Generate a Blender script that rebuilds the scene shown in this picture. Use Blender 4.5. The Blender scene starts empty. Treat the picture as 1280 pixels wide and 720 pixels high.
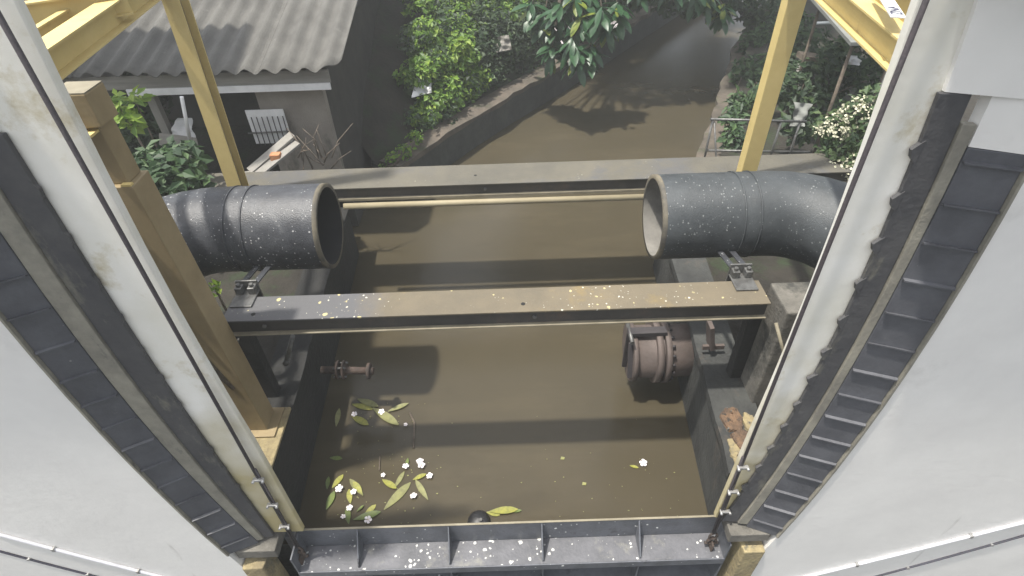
import bpy, bmesh, math, random
from mathutils import Vector, Matrix
rnd = random.Random(7)
S = bpy.context.scene
C = S.collection

# ------------------------------------------------------------------ camera
CAM_H, FPX = 4.8, 700.0
PITCH, ROLL = math.radians(40.8), math.radians(1.9)
cF = Vector((0, math.cos(PITCH), -math.sin(PITCH)))
cR0, cU0 = Vector((1, 0, 0)), Vector((0, math.sin(PITCH), math.cos(PITCH)))
cR = cR0*math.cos(ROLL) - cU0*math.sin(ROLL)
cU = cU0*math.cos(ROLL) + cR0*math.sin(ROLL)
cam = bpy.data.cameras.new('camera')
cam.sensor_width = 36.0
cam.lens = 36.0*FPX/1280.0
cam.clip_start, cam.clip_end = 0.05, 500
cam_o = bpy.data.objects.new('camera', cam)
cam_o.matrix_world = Matrix(((cR.x, cU.x, -cF.x, 0), (cR.y, cU.y, -cF.y, 0), (cR.z, cU.z, -cF.z, CAM_H), (0, 0, 0, 1)))
C.objects.link(cam_o)
S.camera = cam_o
def at(x, y, X=None, Y=None, Z=None):
    """survey helper: the point seen at a photograph pixel that lies on the plane X=, Y= or Z="""
    d = cF + cR*((x-640)/FPX) - cU*((y-360)/FPX)
    t = X/d.x if X is not None else Y/d.y if Y is not None else (Z-CAM_H)/d.z
    return Vector((0, 0, CAM_H)) + d*t

# ------------------------------------------------------------------ light
TO_SUN = Vector((-0.27, -0.075, 0.95)).normalized()
w = bpy.data.worlds.new('World'); S.world = w; w.use_nodes = True
nt = w.node_tree
sky = nt.nodes.new('ShaderNodeTexSky'); sky.sky_type = 'NISHITA'; sky.sun_disc = False
sky.sun_elevation = math.asin(TO_SUN.z)
sky.sun_rotation = math.atan2(TO_SUN.x, TO_SUN.y)
sky.dust_density = 3.0; sky.air_density = 1.3
hs = nt.nodes.new('ShaderNodeHueSaturation'); hs.inputs['Saturation'].default_value = 0.35   # hazy tropical sky
nt.links.new(sky.outputs[0], hs.inputs['Color']); nt.links.new(hs.outputs[0], nt.nodes['Background'].inputs[0])
nt.nodes['Background'].inputs[1].default_value = 0.135
sun = bpy.data.lights.new('sun', 'SUN'); sun.energy = 3.2; sun.angle = math.radians(1.8); sun.color = (1.0, 0.95, 0.86)
sun_o = bpy.data.objects.new('sun', sun); C.objects.link(sun_o)
sun_o.rotation_euler = (-TO_SUN).to_track_quat('-Z', 'Y').to_euler()
sun_o.location = (0, 0, 12)
S.view_settings.view_transform = 'Standard'
S.view_settings.look = 'None'
S.view_settings.exposure = 1.08
S.view_settings.gamma = 1.0

# ------------------------------------------------------------------ materials
M = {}
def pmat(name, c1, c2=None, scale=4.0, detail=6, rough=0.7, metal=0.0, bump=0.0, bscale=60.0,
         spots=None, stain=None, stretch=None, island=None, transl=0.0, spec=0.5, lohi=(0.35, 0.65), zone=None):
    """two-tone noise colour, optional stains (colour, scale, low, high), spots (colour, scale, radius), leaf translucency"""
    m = bpy.data.materials.new(name); m.use_nodes = True
    n, l = m.node_tree.nodes, m.node_tree.links
    b = n['Principled BSDF']
    tc = n.new('ShaderNodeTexCoord')
    src = tc.outputs['Object']
    if stretch:
        mp = n.new('ShaderNodeMapping'); mp.inputs['Scale'].default_value = stretch
        l.new(src, mp.inputs[0]); srcs = mp.outputs[0]
    else: srcs = src
    c2 = c2 or tuple(x*0.7 for x in c1)
    no = n.new('ShaderNodeTexNoise'); no.inputs['Scale'].default_value = scale; no.inputs['Detail'].default_value = detail
    no.inputs['Roughness'].default_value = 0.65
    l.new(srcs, no.inputs['Vector'])
    cr = n.new('ShaderNodeValToRGB')
    cr.color_ramp.elements[0].position, cr.color_ramp.elements[1].position = lohi
    cr.color_ramp.elements[0].color = (*c2, 1); cr.color_ramp.elements[1].color = (*c1, 1)
    l.new(no.outputs[0], cr.inputs[0])
    col = cr.outputs[0]
    def mix(f, a, c):
        x = n.new('ShaderNodeMix'); x.data_type = 'RGBA'
        l.new(f, x.inputs[0]); l.new(a, x.inputs[6])
        if isinstance(c, tuple): x.inputs[7].default_value = (*c, 1)
        else: l.new(c, x.inputs[7])
        return x.outputs[2]
    def mrange(v, a, b_, c=0.0, d=1.0):
        x = n.new('ShaderNodeMapRange'); x.inputs[1].default_value = a; x.inputs[2].default_value = b_
        x.inputs[3].default_value = c; x.inputs[4].default_value = d
        l.new(v, x.inputs[0]); return x.outputs[0]
    for st in (stain or []):
        scol, ssc, lo, hi = st[:4]
        s2 = n.new('ShaderNodeTexNoise'); s2.inputs['Scale'].default_value = ssc; s2.inputs['Detail'].default_value = 8
        s2.inputs['Roughness'].default_value = 0.7
        if len(st) > 4:
            mp2 = n.new('ShaderNodeMapping'); mp2.inputs['Scale'].default_value = st[4]; l.new(src, mp2.inputs[0]); l.new(mp2.outputs[0], s2.inputs['Vector'])
        else: l.new(src, s2.inputs['Vector'])
        col = mix(mrange(s2.outputs[0], lo, hi), col, scol)
    if zone:   # dirt or staining that covers one end of the piece: (axis, coordinate where full, where gone, colour)
        ax, za, zb, zc = zone
        sxyz = n.new('ShaderNodeSeparateXYZ'); l.new(src, sxyz.inputs[0])
        zn = n.new('ShaderNodeTexNoise'); zn.inputs['Scale'].default_value = 3.5; zn.inputs['Detail'].default_value = 6; l.new(src, zn.inputs['Vector'])
        za_ = n.new('ShaderNodeMath'); za_.operation = 'MULTIPLY_ADD'; za_.inputs[1].default_value = abs(za-zb)*1.3
        l.new(zn.outputs[0], za_.inputs[0]); l.new(sxyz.outputs[ax], za_.inputs[2])
        sh_ = abs(za-zb)*.65
        col = mix(mrange(za_.outputs[0], za+sh_, zb+sh_, 1.0, 0.0), col, zc)
    for sp in (spots or []):
        scol, ssc, rad = sp[:3]
        v = n.new('ShaderNodeTexVoronoi'); v.inputs['Scale'].default_value = ssc
        nz = n.new('ShaderNodeTexNoise'); nz.inputs['Scale'].default_value = ssc*1.6
        l.new(src, nz.inputs['Vector'])
        va = n.new('ShaderNodeVectorMath'); va.operation = 'SCALE'; va.inputs['Scale'].default_value = 0.5/ssc
        l.new(nz.outputs[1], va.inputs[0])
        vb = n.new('ShaderNodeVectorMath'); l.new(src, vb.inputs[0]); l.new(va.outputs[0], vb.inputs[1])
        l.new(vb.outputs[0], v.inputs['Vector'])
        sx = n.new('ShaderNodeSeparateColor'); l.new(v.outputs['Color'], sx.inputs[0])
        pw = n.new('ShaderNodeMath'); pw.operation = 'POWER'; pw.inputs[1].default_value = 3.0; l.new(sx.outputs[0], pw.inputs[0])
        ml = n.new('ShaderNodeMath'); ml.operation = 'MULTIPLY'; ml.inputs[1].default_value = rad; l.new(pw.outputs[0], ml.inputs[0])
        cz = n.new('ShaderNodeTexNoise'); cz.inputs['Scale'].default_value = 2.2; cz.inputs['Detail'].default_value = 3; l.new(src, cz.inputs['Vector'])
        cm = n.new('ShaderNodeMath'); cm.operation = 'MULTIPLY'; l.new(ml.outputs[0], cm.inputs[0]); l.new(mrange(cz.outputs[0], .38, .64, sp[3] if len(sp) > 3 else .25, 1.35), cm.inputs[1])
        sb = n.new('ShaderNodeMath'); sb.operation = 'SUBTRACT'; l.new(cm.outputs[0], sb.inputs[0]); l.new(v.outputs['Distance'], sb.inputs[1])
        col = mix(mrange(sb.outputs[0], 0.0, 0.09), col, scol)
    if island:
        g = n.new('ShaderNodeNewGeometry')
        cr2 = n.new('ShaderNodeValToRGB'); el = cr2.color_ramp.elements
        el[0].color = (*island[0], 1); el[1].color = (*island[-1], 1)
        for k, ic in enumerate(island[1:-1]):
            e = el.new((k+1)/(len(island)-1)); e.color = (*ic, 1)
        l.new(g.outputs['Random Per Island'], cr2.inputs[0]); col = cr2.outputs[0]
    l.new(col, b.inputs['Base Color'])
    b.inputs['Roughness'].default_value = rough; b.inputs['Metallic'].default_value = metal
    b.inputs['Specular IOR Level'].default_value = spec
    if bump:
        bn = n.new('ShaderNodeTexNoise'); bn.inputs['Scale'].default_value = bscale; bn.inputs['Detail'].default_value = 6
        l.new(srcs, bn.inputs['Vector'])
        bp = n.new('ShaderNodeBump'); bp.inputs['Strength'].default_value = bump; bp.inputs['Distance'].default_value = 0.02
        l.new(bn.outputs[0], bp.inputs['Height']); l.new(bp.outputs[0], b.inputs['Normal'])
    if transl:
        out = n['Material Output']
        t = n.new('ShaderNodeBsdfTranslucent'); l.new(col, t.inputs[0])
        ms = n.new('ShaderNodeMixShader'); ms.inputs[0].default_value = transl
        l.new(b.outputs[0], ms.inputs[1]); l.new(t.outputs[0], ms.inputs[2]); l.new(ms.outputs[0], out.inputs['Surface'])
    M[name] = m
    return m
DROP = (0.75, 0.75, 0.72)
pmat('white_paint', (0.765, 0.75, 0.72), (0.69, 0.675, 0.65), 1.5, rough=0.55, bump=0.08, bscale=25,
     stain=[((0.46, 0.44, 0.41), 0.9, 0.58, 0.85), ((0.36, 0.34, 0.31), 3.0, 0.66, 0.8, (1.5, 1, 0.18)), ((0.28, 0.27, 0.25), 13.0, 0.735, 0.76), ((0.84, 0.84, 0.84), 10, 0.72, 0.75)])
pmat('pillar_paint', (0.77, 0.755, 0.71), (0.64, 0.62, 0.54), 1.2, rough=0.6, bump=0.06, bscale=18, zone=(2, 0.7, 2.3, (0.40, 0.34, 0.18)),
     stain=[((0.40, 0.33, 0.17), 2.2, 0.56, 0.72), ((0.22, 0.20, 0.16), 6, 0.68, 0.74, (1, 1, 0.3))])
pmat('yellow_concrete', (0.33, 0.27, 0.145), (0.19, 0.155, 0.09), 6, rough=0.9, bump=0.7, bscale=30,
     stain=[((0.12, 0.11, 0.08), 9, 0.55, 0.68)])
pmat('wet_concrete', (0.048, 0.050, 0.047), (0.024, 0.025, 0.025), 3, rough=0.8, bump=0.6, bscale=22,
     stain=[((0.075, 0.062, 0.05), 4, 0.58, 0.75, (1, 1, 0.25))])
pmat('shade_black', (0.020, 0.020, 0.019), (0.011, 0.011, 0.011), 3, rough=0.85, bump=0.5, bscale=22)  # deep shade on left wall, beam stubs and ledges, put into the colour
pmat('concrete', (0.16, 0.15, 0.13), (0.085, 0.08, 0.07), 5, rough=0.9, bump=0.5, bscale=40, stain=[((0.04, 0.04, 0.036), 3, 0.5, 0.66)])
pmat('brick_red', (0.17, 0.105, 0.062), (0.06, 0.042, 0.032), 14, rough=0.95, bump=0.9, bscale=45, stain=[((0.03, 0.028, 0.025), 16, 0.56, 0.64)])
pmat('black_steel', (0.095, 0.098, 0.11), (0.062, 0.064, 0.073), 5, rough=0.5, bump=0.1, bscale=60,
     stain=[((0.13, 0.13, 0.13), 8, 0.64, 0.8)], spots=[((0.35, 0.35, 0.35), 12, 0.10)])
pmat('seal_black', (0.075, 0.074, 0.076), (0.048, 0.048, 0.053), 4, rough=0.6, bump=0.2, bscale=30,
     stain=[((0.19, 0.18, 0.14), 5, 0.56, 0.72, (1, 1, 0.35))])
pmat('rail_beige', (0.26, 0.245, 0.20), (0.17, 0.16, 0.135), 6, rough=0.7, bump=0.2, stain=[((0.06, 0.06, 0.06), 7, 0.62, 0.72, (1, 1, 0.3))])
pmat('gate_steel', (0.125, 0.132, 0.15), (0.075, 0.08, 0.09), 5, rough=0.45, bump=0.15, bscale=40,
     stain=[((0.03, 0.03, 0.033), 5, 0.58, 0.7), ((0.25, 0.24, 0.21), 3, 0.66, 0.8)], spots=[(DROP, 22, 0.26)])
pmat('gate_shelf', (0.125, 0.126, 0.138), (0.072, 0.074, 0.082), 4, rough=0.6, bump=0.2, bscale=40,
     stain=[((0.24, 0.235, 0.2), 3.0, 0.56, 0.74), ((0.05, 0.05, 0.05), 6, 0.64, 0.72)], spots=[((0.55, 0.55, 0.52), 13, 0.36), ((0.5, 0.5, 0.48), 30, 0.42)])
pmat('beam_far', (0.115, 0.106, 0.082), (0.085, 0.08, 0.066), 2.0, rough=0.75, bump=0.2, bscale=50, stain=[((0.085, 0.085, 0.085), 0.9, 0.52, 0.64)], spots=[((0.35, 0.33, 0.26), 24, 0.16)])
pmat('beam_top', (0.145, 0.12, 0.08), (0.105, 0.09, 0.064), 2.0, rough=0.75, bump=0.2, bscale=50, zone=(0, -1.05, -0.8, (0.088, 0.088, 0.092)),
     stain=[((0.19, 0.14, 0.06), 2.6, 0.58, 0.75)], spots=[((0.45, 0.39, 0.2), 15, 0.30), ((0.5, 0.48, 0.4), 38, 0.28)])
pmat('beam_web', (0.055, 0.05, 0.046), (0.035, 0.032, 0.030), 3, rough=0.6, stain=[((0.09, 0.06, 0.045), 3, 0.58, 0.75)])
pmat('beam_edge', (0.24, 0.215, 0.155), (0.17, 0.15, 0.105), 5, rough=0.7)
pmat('pipe_black', (0.062, 0.066, 0.074), (0.034, 0.036, 0.042), 6, rough=0.42, bump=0.25, bscale=120,
     stain=[((0.16, 0.16, 0.16), 3, 0.6, 0.8)], spots=[((0.6, 0.6, 0.6), 21, 0.15, .6), ((0.34, 0.34, 0.34), 46, 0.36, .8)])
pmat('pipe_grey', (0.056, 0.063, 0.068), (0.036, 0.041, 0.045), 5, rough=0.5, bump=0.25, bscale=120,
     stain=[((0.10, 0.105, 0.105), 3, 0.6, 0.8)], spots=[((0.6, 0.6, 0.6), 14, 0.105, .6), ((0.17, 0.18, 0.18), 50, 0.38, .8)])
pmat('pipe_lip', (0.15, 0.13, 0.09), (0.045, 0.043, 0.04), 4, rough=0.7)
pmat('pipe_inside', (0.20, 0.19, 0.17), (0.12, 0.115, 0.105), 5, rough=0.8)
pmat('bore_shade', (0.012, 0.012, 0.013), (0.008, 0.008, 0.009), 5, rough=0.8)  # shade inside the left pipe mouth, put into the colour
pmat('yellow_paint', (0.60, 0.475, 0.20), (0.53, 0.41, 0.165), 3, rough=0.55, stain=[((0.33, 0.23, 0.10), 5, 0.60, 0.8), ((0.10, 0.05, 0.03), 16, 0.69, 0.73)], bump=0.08)
pmat('yellow_old', (0.29, 0.225, 0.125), (0.21, 0.16, 0.085), 2.5, rough=0.55, stain=[((0.10, 0.07, 0.04), 4, 0.6, 0.78, (1, 1, 0.3))], bump=0.08)
pmat('dull_steel', (0.17, 0.17, 0.165), (0.09, 0.09, 0.087), 12, rough=0.45, metal=0.5, bump=0.2)
pmat('dark_hole', (0.012, 0.012, 0.012), (0.008, 0.008, 0.008), 5, rough=0.9)
pmat('rope_steel', (0.055, 0.045, 0.050), (0.03, 0.026, 0.03), 60, rough=0.6)
pmat('rust', (0.085, 0.058, 0.045), (0.04, 0.032, 0.028), 9, rough=0.85, bump=0.4)
pmat('galvanised', (0.50, 0.50, 0.49), (0.25, 0.24, 0.23), 20, rough=0.35, metal=0.6)
pmat('asbestos', (0.112, 0.109, 0.10), (0.074, 0.072, 0.066), 2.2, rough=0.92, bump=0.35, bscale=45,
     stain=[((0.07, 0.07, 0.065), 3, 0.58, 0.74, (1, 0.25, 1)), ((0.16, 0.155, 0.145), 5, 0.62, 0.75)])
pmat('fascia_wood', (0.25, 0.24, 0.215), (0.16, 0.15, 0.135), 4, rough=0.8, stretch=(0.3, 3, 3))
pmat('plaster_brown', (0.27, 0.245, 0.21), (0.19, 0.17, 0.15), 2, rough=0.9, bump=0.3, stain=[((0.07, 0.065, 0.055), 3, 0.57, 0.72, (1, 1, 0.4))])
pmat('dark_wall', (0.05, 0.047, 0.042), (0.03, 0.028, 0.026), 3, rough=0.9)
pmat('white_sheet', (0.72, 0.72, 0.72), (0.58, 0.58, 0.58), 4, rough=0.7)
pmat('weathered_timber', (0.26, 0.25, 0.23), (0.22, 0.21, 0.19), 5, rough=0.85, stretch=(4, 4, 0.7), bump=0.3)
pmat('orange_brick', (0.50, 0.24, 0.12), (0.36, 0.17, 0.09), 10, rough=0.9, bump=0.4)
pmat('soil', (0.030, 0.026, 0.020), (0.016, 0.014, 0.011), 3, rough=0.95, bump=0.8, bscale=18, stain=[((0.022, 0.035, 0.014), 2.5, 0.5, 0.65)])
pmat('bank_concrete', (0.12, 0.10, 0.08), (0.065, 0.057, 0.046), 3, rough=0.95, bump=0.7, bscale=14, stain=[((0.06, 0.07, 0.035), 2.2, 0.55, 0.68)])
pmat('bank_face', (0.060, 0.064, 0.058), (0.035, 0.038, 0.036), 3, rough=0.85, bump=0.6, bscale=14)
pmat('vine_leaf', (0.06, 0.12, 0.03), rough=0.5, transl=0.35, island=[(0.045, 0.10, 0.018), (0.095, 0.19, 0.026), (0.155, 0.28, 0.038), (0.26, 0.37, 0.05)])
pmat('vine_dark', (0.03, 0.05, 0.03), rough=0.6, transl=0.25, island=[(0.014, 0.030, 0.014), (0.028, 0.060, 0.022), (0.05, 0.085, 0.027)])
pmat('lime_leaf', (0.2, 0.3, 0.04), rough=0.5, transl=0.4, island=[(0.12, 0.22, 0.03), (0.20, 0.31, 0.045), (0.28, 0.38, 0.06)])
pmat('bush_leaf', (0.05, 0.09, 0.03), rough=0.55, transl=0.3, island=[(0.022, 0.050, 0.022), (0.04, 0.085, 0.03), (0.08, 0.14, 0.05)])
pmat('shrub_pale', (0.1, 0.14, 0.06), rough=0.6, transl=0.35, island=[(0.03, 0.06, 0.028), (0.07, 0.12, 0.045), (0.12, 0.17, 0.07)])
pmat('blossom_cream', (0.62, 0.60, 0.46), (0.45, 0.45, 0.32), 10, rough=0.7)
pmat('plumeria_leaf', (0.045, 0.11, 0.04), (0.022, 0.065, 0.03), 5, rough=0.38, transl=0.25)
pmat('plumeria_leaf_yellow', (0.22, 0.25, 0.03), (0.10, 0.15, 0.025), 5, rough=0.45, transl=0.25)
pmat('float_leaf_green', (0.13, 0.17, 0.035), (0.065, 0.09, 0.03), 8, rough=0.5)
pmat('float_leaf_yellow', (0.30, 0.29, 0.05), (0.14, 0.145, 0.035), 12, rough=0.5, stain=[((0.09, 0.06, 0.03), 18, 0.6, 0.68)])
pmat('float_leaf_olive', (0.22, 0.22, 0.08), (0.11, 0.11, 0.045), 10, rough=0.55)
pmat('petal', (0.86, 0.82, 0.82), (0.80, 0.74, 0.76), 12, rough=0.5, transl=0.15)
pmat('petal_heart', (0.70, 0.50, 0.28), rough=0.5)
pmat('bark', (0.16, 0.13, 0.10), (0.08, 0.065, 0.05), 12, rough=0.9, bump=0.5)
pmat('float_black', (0.02, 0.02, 0.022), (0.012, 0.012, 0.013), 5, rough=0.5)
pmat('valve_iron', (0.115, 0.09, 0.08), (0.075, 0.06, 0.053), 5, rough=0.7, bump=0.2, stain=[((0.09, 0.07, 0.06), 5, 0.58, 0.7)])
pmat('valve_dark', (0.045, 0.04, 0.042), (0.025, 0.022, 0.024), 8, rough=0.6)
pmat('grey_roof', (0.20, 0.21, 0.195), (0.15, 0.155, 0.145), 2, rough=0.85, bump=0.15)
pmat('sign_white', (0.66, 0.68, 0.66), (0.6, 0.62, 0.6), 5, rough=0.5)
pmat('sign_ink', (0.10, 0.10, 0.15), rough=0.5)
pmat('conduit', (0.62, 0.62, 0.65), (0.52, 0.52, 0.55), 8, rough=0.35)
pmat('cable_black', (0.04, 0.038, 0.055), rough=0.5)
pmat('pole_pale', (0.30, 0.26, 0.17), (0.24, 0.205, 0.13), 3, rough=0.7)
pmat('shade_ledge_grey', (0.45, 0.45, 0.43), rough=0.9)
# muddy canal water
def water_mat(name, c1, c2):
    m = pmat(name, c1, c2, 0.5, rough=0.2, spec=0.5, stain=[(tuple(c*1.22 for c in c1), 0.8, 0.5, 0.75, (0.5, 1.6, 1)), (tuple(c*.8 for c in c1), 1.6, 0.58, 0.8, (0.6, 1.5, 1))])
    n, l = m.node_tree.nodes, m.node_tree.links
    b = n['Principled BSDF']; b.inputs['IOR'].default_value = 1.33
    tc = n.new('ShaderNodeTexCoord')
    a = n.new('ShaderNodeTexNoise'); a.inputs['Scale'].default_value = 3.0; a.inputs['Detail'].default_value = 3
    l.new(tc.outputs['Object'], a.inputs['Vector'])
    bp = n.new('ShaderNodeBump'); bp.inputs['Strength'].default_value = 0.06; bp.inputs['Distance'].default_value = 0.05
    l.new(a.outputs[0], bp.inputs['Height']); l.new(bp.outputs[0], b.inputs['Normal'])
water_mat('muddy_water', (0.062, 0.052, 0.0335), (0.054, 0.046, 0.030))
water_mat('dark_water', (0.05, 0.05, 0.045), (0.04, 0.04, 0.036))

# ------------------------------------------------------------------ builders
def tag(o, label=None, cat=None, group=None, kind=None):
    for k, v in (('label', label), ('category', cat), ('group', group), ('kind', kind)):
        if v: o[k] = v
    return o
def thing(name, label, cat, loc=(0, 0, 0), group=None):
    o = bpy.data.objects.new(name, None); o.empty_display_size = 0.1
    C.objects.link(o); o.location = loc
    return tag(o, label, cat, group)
def origin(o):
    v = Vector((0, 0, 0))
    while o: v = v + Vector(o.location); o = o.parent
    return v
class MB:
    def __init__(s): s.v, s.f, s.sm = [], [], []
    def add(s, vs, fs, smooth=False):
        k = len(s.v); s.v += [Vector(p) for p in vs]; s.f += [tuple(i+k for i in q) for q in fs]; s.sm += [smooth]*len(fs); return s
    def box(s, lo, hi):
        (a, b, c), (d, e, f) = lo, hi
        a, d = min(a, d), max(a, d); b, e = min(b, e), max(b, e); c, f = min(c, f), max(c, f)
        return s.add([(a,b,c),(d,b,c),(d,e,c),(a,e,c),(a,b,f),(d,b,f),(d,e,f),(a,e,f)],
                     [(3,2,1,0),(4,5,6,7),(0,1,5,4),(1,2,6,5),(2,3,7,6),(3,0,4,7)])
    def prism(s, p0, z0, z1, p1=None):
        """plan polygon p0 at z0 to p1 at z1 (p1 same count)"""
        p1 = p1 or p0; n = len(p0)
        area = sum(p0[i][0]*p0[(i+1) % n][1]-p0[(i+1) % n][0]*p0[i][1] for i in range(n))
        if area < 0: p0, p1 = p0[::-1], p1[::-1]
        vs = [(x, y, z0) for x, y in p0]+[(x, y, z1) for x, y in p1]
        fs = [tuple(range(n-1, -1, -1)), tuple(range(n, 2*n))]+[(i, (i+1) % n, n+(i+1) % n, n+i) for i in range(n)]
        return s.add(vs, fs)
    def loft(s, poly, zs):
        """poly(z) -> plan polygon; closed solid through the levels zs"""
        rings = []; p0 = poly(zs[0]); n = len(p0)
        rev = sum(p0[i][0]*p0[(i+1) % n][1]-p0[(i+1) % n][0]*p0[i][1] for i in range(n)) < 0
        vs = []
        for z in zs:
            p = poly(z); p = p[::-1] if rev else p
            vs += [(x, y, z) for x, y in p]
        m = len(zs)
        fs = [tuple(range(n-1, -1, -1)), tuple(range((m-1)*n, m*n))]
        fs += [(k*n+i, k*n+(i+1) % n, (k+1)*n+(i+1) % n, (k+1)*n+i) for k in range(m-1) for i in range(n)]
        return s.add(vs, fs)
    def bar(s, a, b, wx, wy, up=(0, 0, 1)):
        a, b = Vector(a), Vector(b); d = (b-a).normalized(); u = Vector(up)
        if abs(d.dot(u)) > .98: u = Vector((0, 1, 0))
        x = d.cross(u).normalized(); y = x.cross(d).normalized()
        vs = [p + x*(i*wx/2) + y*(j*wy/2) for p in (a, b) for i, j in ((-1,-1),(1,-1),(1,1),(-1,1))]
        return s.add(vs, [(0,1,2,3),(7,6,5,4),(4,5,1,0),(5,6,2,1),(6,7,3,2),(7,4,0,3)])
    def tube(s, pts, r, n=10, caps=True, r1=None):
        pts = [Vector(p) for p in pts]; m = len(pts); rings = []
        t0 = (pts[1]-pts[0]).normalized(); ref = Vector((0, 0, 1)) if abs(t0.z) < .9 else Vector((1, 0, 0))
        x = t0.cross(ref).normalized()
        for i, p in enumerate(pts):
            t = (pts[min(i+1, m-1)]-pts[max(i-1, 0)]).normalized()
            x = (x - t*x.dot(t)).normalized(); y = t.cross(x)
            rr = r if r1 is None else r+(r1-r)*i/(m-1)
            rings.append([p + (x*math.cos(q*2*math.pi/n)+y*math.sin(q*2*math.pi/n))*rr for q in range(n)])
        vs = [v for R_ in rings for v in R_]
        fs = [(i*n+q, i*n+(q+1) % n, (i+1)*n+(q+1) % n, (i+1)*n+q) for i in range(m-1) for q in range(n)]
        s.add(vs, fs, True)
        if caps:
            k = len(s.v)-len(vs)
            s.f += [tuple(k+q for q in range(n-1, -1, -1)), tuple(k+(m-1)*n+q for q in range(n))]; s.sm += [False, False]
        return s
    def build(s, name, mat, parent=None, bevel=0.0):
        o0 = origin(parent) if parent else Vector((0, 0, 0))
        me = bpy.data.meshes.new(name)
        me.from_pydata([tuple(p-o0) for p in s.v], [], s.f)
        for p, q in zip(me.polygons, s.sm): p.use_smooth = q
        me.materials.append(M[mat] if isinstance(mat, str) else mat); me.update()
        o = bpy.data.objects.new(name, me); C.objects.link(o)
        if parent: o.parent = parent
        if bevel:
            b = o.modifiers.new('bevel', 'BEVEL'); b.width = bevel; b.segments = 2; b.limit_method = 'ANGLE'; b.angle_limit = math.radians(40)
        return o
def box(name, lo, hi, mat, parent=None, bevel=0.0): return MB().box(lo, hi).build(name, mat, parent, bevel)
def cyl(name, a, b, r, mat, parent=None, n=14): return MB().tube([a, b], r, n).build(name, mat, parent)
def set_obj(name, me, parent=None, loc=(0, 0, 0), rot=(0, 0, 0), sc=1.0):
    o = bpy.data.objects.new(name, me); C.objects.link(o); o.location = loc; o.rotation_euler = rot
    o.scale = (sc, sc, sc) if not isinstance(sc, tuple) else sc
    if parent: o.parent = parent
    return o
def ramp(p, q, t): return Vector(p)*(1-t)+Vector(q)*t

# ================================================================== SETTING
# water (upstream pool and the lower pool below the gate)
def sheet(name, pts, z, mat, kind='structure'):
    o = MB().add([(x, y, z) for x, y in pts], [tuple(range(len(pts)))]).build(name, mat); tag(o, kind=kind); return o
sheet('water', [(-30, 2.262), (40, 2.262), (40, 90), (-30, 90)], 0.0, 'muddy_water')
sheet('lower_pool_water', [(-6, -8), (6, -8), (6, 2.2), (-6, 2.2)], -0.95, 'dark_water')
# soil banks
L1 = [(-2.15, 2.22), (-2.42, 6.4), (-2.42, 6.78), (-2.6, 6.8), (-2.6, 9.6), (-1.9, 9.9)]
bank_line = [(-1.72, 7.85), (-1.35, 8.45), (-0.55, 9.65), (0.15, 10.62), (1.55, 12.45), (3.55, 15.3), (7.5, 20.8), (16, 32)]
o = MB().prism([(-2.27, 2.22), (-2.45, 6.4), (-2.42, 6.78), (-2.62, 6.8), (-2.62, 11), (-40, 11), (-40, 2.22)], -1.2, 0.74).build('left_bank', 'soil'); tag(o, kind='structure')
inner = [(x-0.30, y+0.18) for x, y in bank_line]
o = MB().prism(inner+[(16, 90), (-40, 90), (-40, 11.004), (-2.6, 11.004), (-2.2, 8.2)], -1.2, 0.5).build('far_bank', 'soil'); tag(o, kind='structure')
rb = [(2.02, 2.22), (2.26, 5.9), (2.95, 7.05), (3.9, 9.2), (5.4, 12.8), (7.9, 17.2), (13, 25), (22, 36)]
o = MB().prism(rb+[(60, 36), (60, 2.22)], -1.2, 0.72).build('right_bank', 'soil'); tag(o, kind='structure')
# concrete canal walls (capped, stepping with the bank)
def strip_wall(name, line, wdt, z0, z1, face_mat, cap_mat, label, jitter=0.0, side=-1):
    t = thing(name, label, 'canal wall', (line[0][0], line[0][1], 0))
    n = len(line)
    off = []
    for i, p in enumerate(line):
        a, b = Vector(line[max(i-1, 0)]), Vector(line[min(i+1, n-1)])
        d = (b-a).normalized(); off.append((p[0]+side*d.y*wdt, p[1]-side*d.x*wdt))
    body = MB(); cap = MB()
    for i in range(n-1):
        q = [line[i], line[i+1], off[i+1], off[i]]
        body.prism(q, z0, z1-0.08)
    # cap with an uneven outer lip
    pts_i, pts_o = [], []
    for i in range(n-1):
        L = (Vector(line[i+1])-Vector(line[i])).length; k = max(1, int(L/0.25))
        for j in range(k):
            u = j/k
            pts_i.append(tuple(ramp((*line[i], 0), (*line[i+1], 0), u))); pts_o.append(tuple(ramp((*off[i], 0), (*off[i+1], 0), u)))
    pts_i.append((*line[-1], 0)); pts_o.append((*off[-1], 0))
    vs, fs = [], []
    for a, b in zip(pts_i, pts_o):
        j = rnd.uniform(-jitter, jitter); h = rnd.uniform(-jitter, jitter)*0.5
        d = (Vector(b)-Vector(a)).normalized()*(-0.025+j)
        vs += [(a[0]+d.x, a[1]+d.y, z1-0.078), (a[0]+d.x, a[1]+d.y, z1+h), (b[0], b[1], z1+h*0.4), (b[0], b[1], z1-0.078)]
    m = len(pts_i)
    for i in range(m-1):
        k = i*4
        fs += [(k, k+4, k+5, k+1), (k+1, k+5, k+6, k+2), (k+2, k+6, k+7, k+3), (k+3, k+7, k+4, k)]
    fs += [(0, 1, 2, 3), tuple((m-1)*4+q for q in (3, 2, 1, 0))]
    cap.add(vs, fs)
    body.build('wall_face', face_mat, t); cap.build('coping', cap_mat, t)
    return t
wl = strip_wall('canal_wall', [(-1.98, 2.30), (-2.16, 6.4)], 0.30, -1.2, 0.80, 'shade_black', 'shade_black', 'concrete canal wall below the left pipe, deep shade put into its colour', 0.012, -1)
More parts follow.
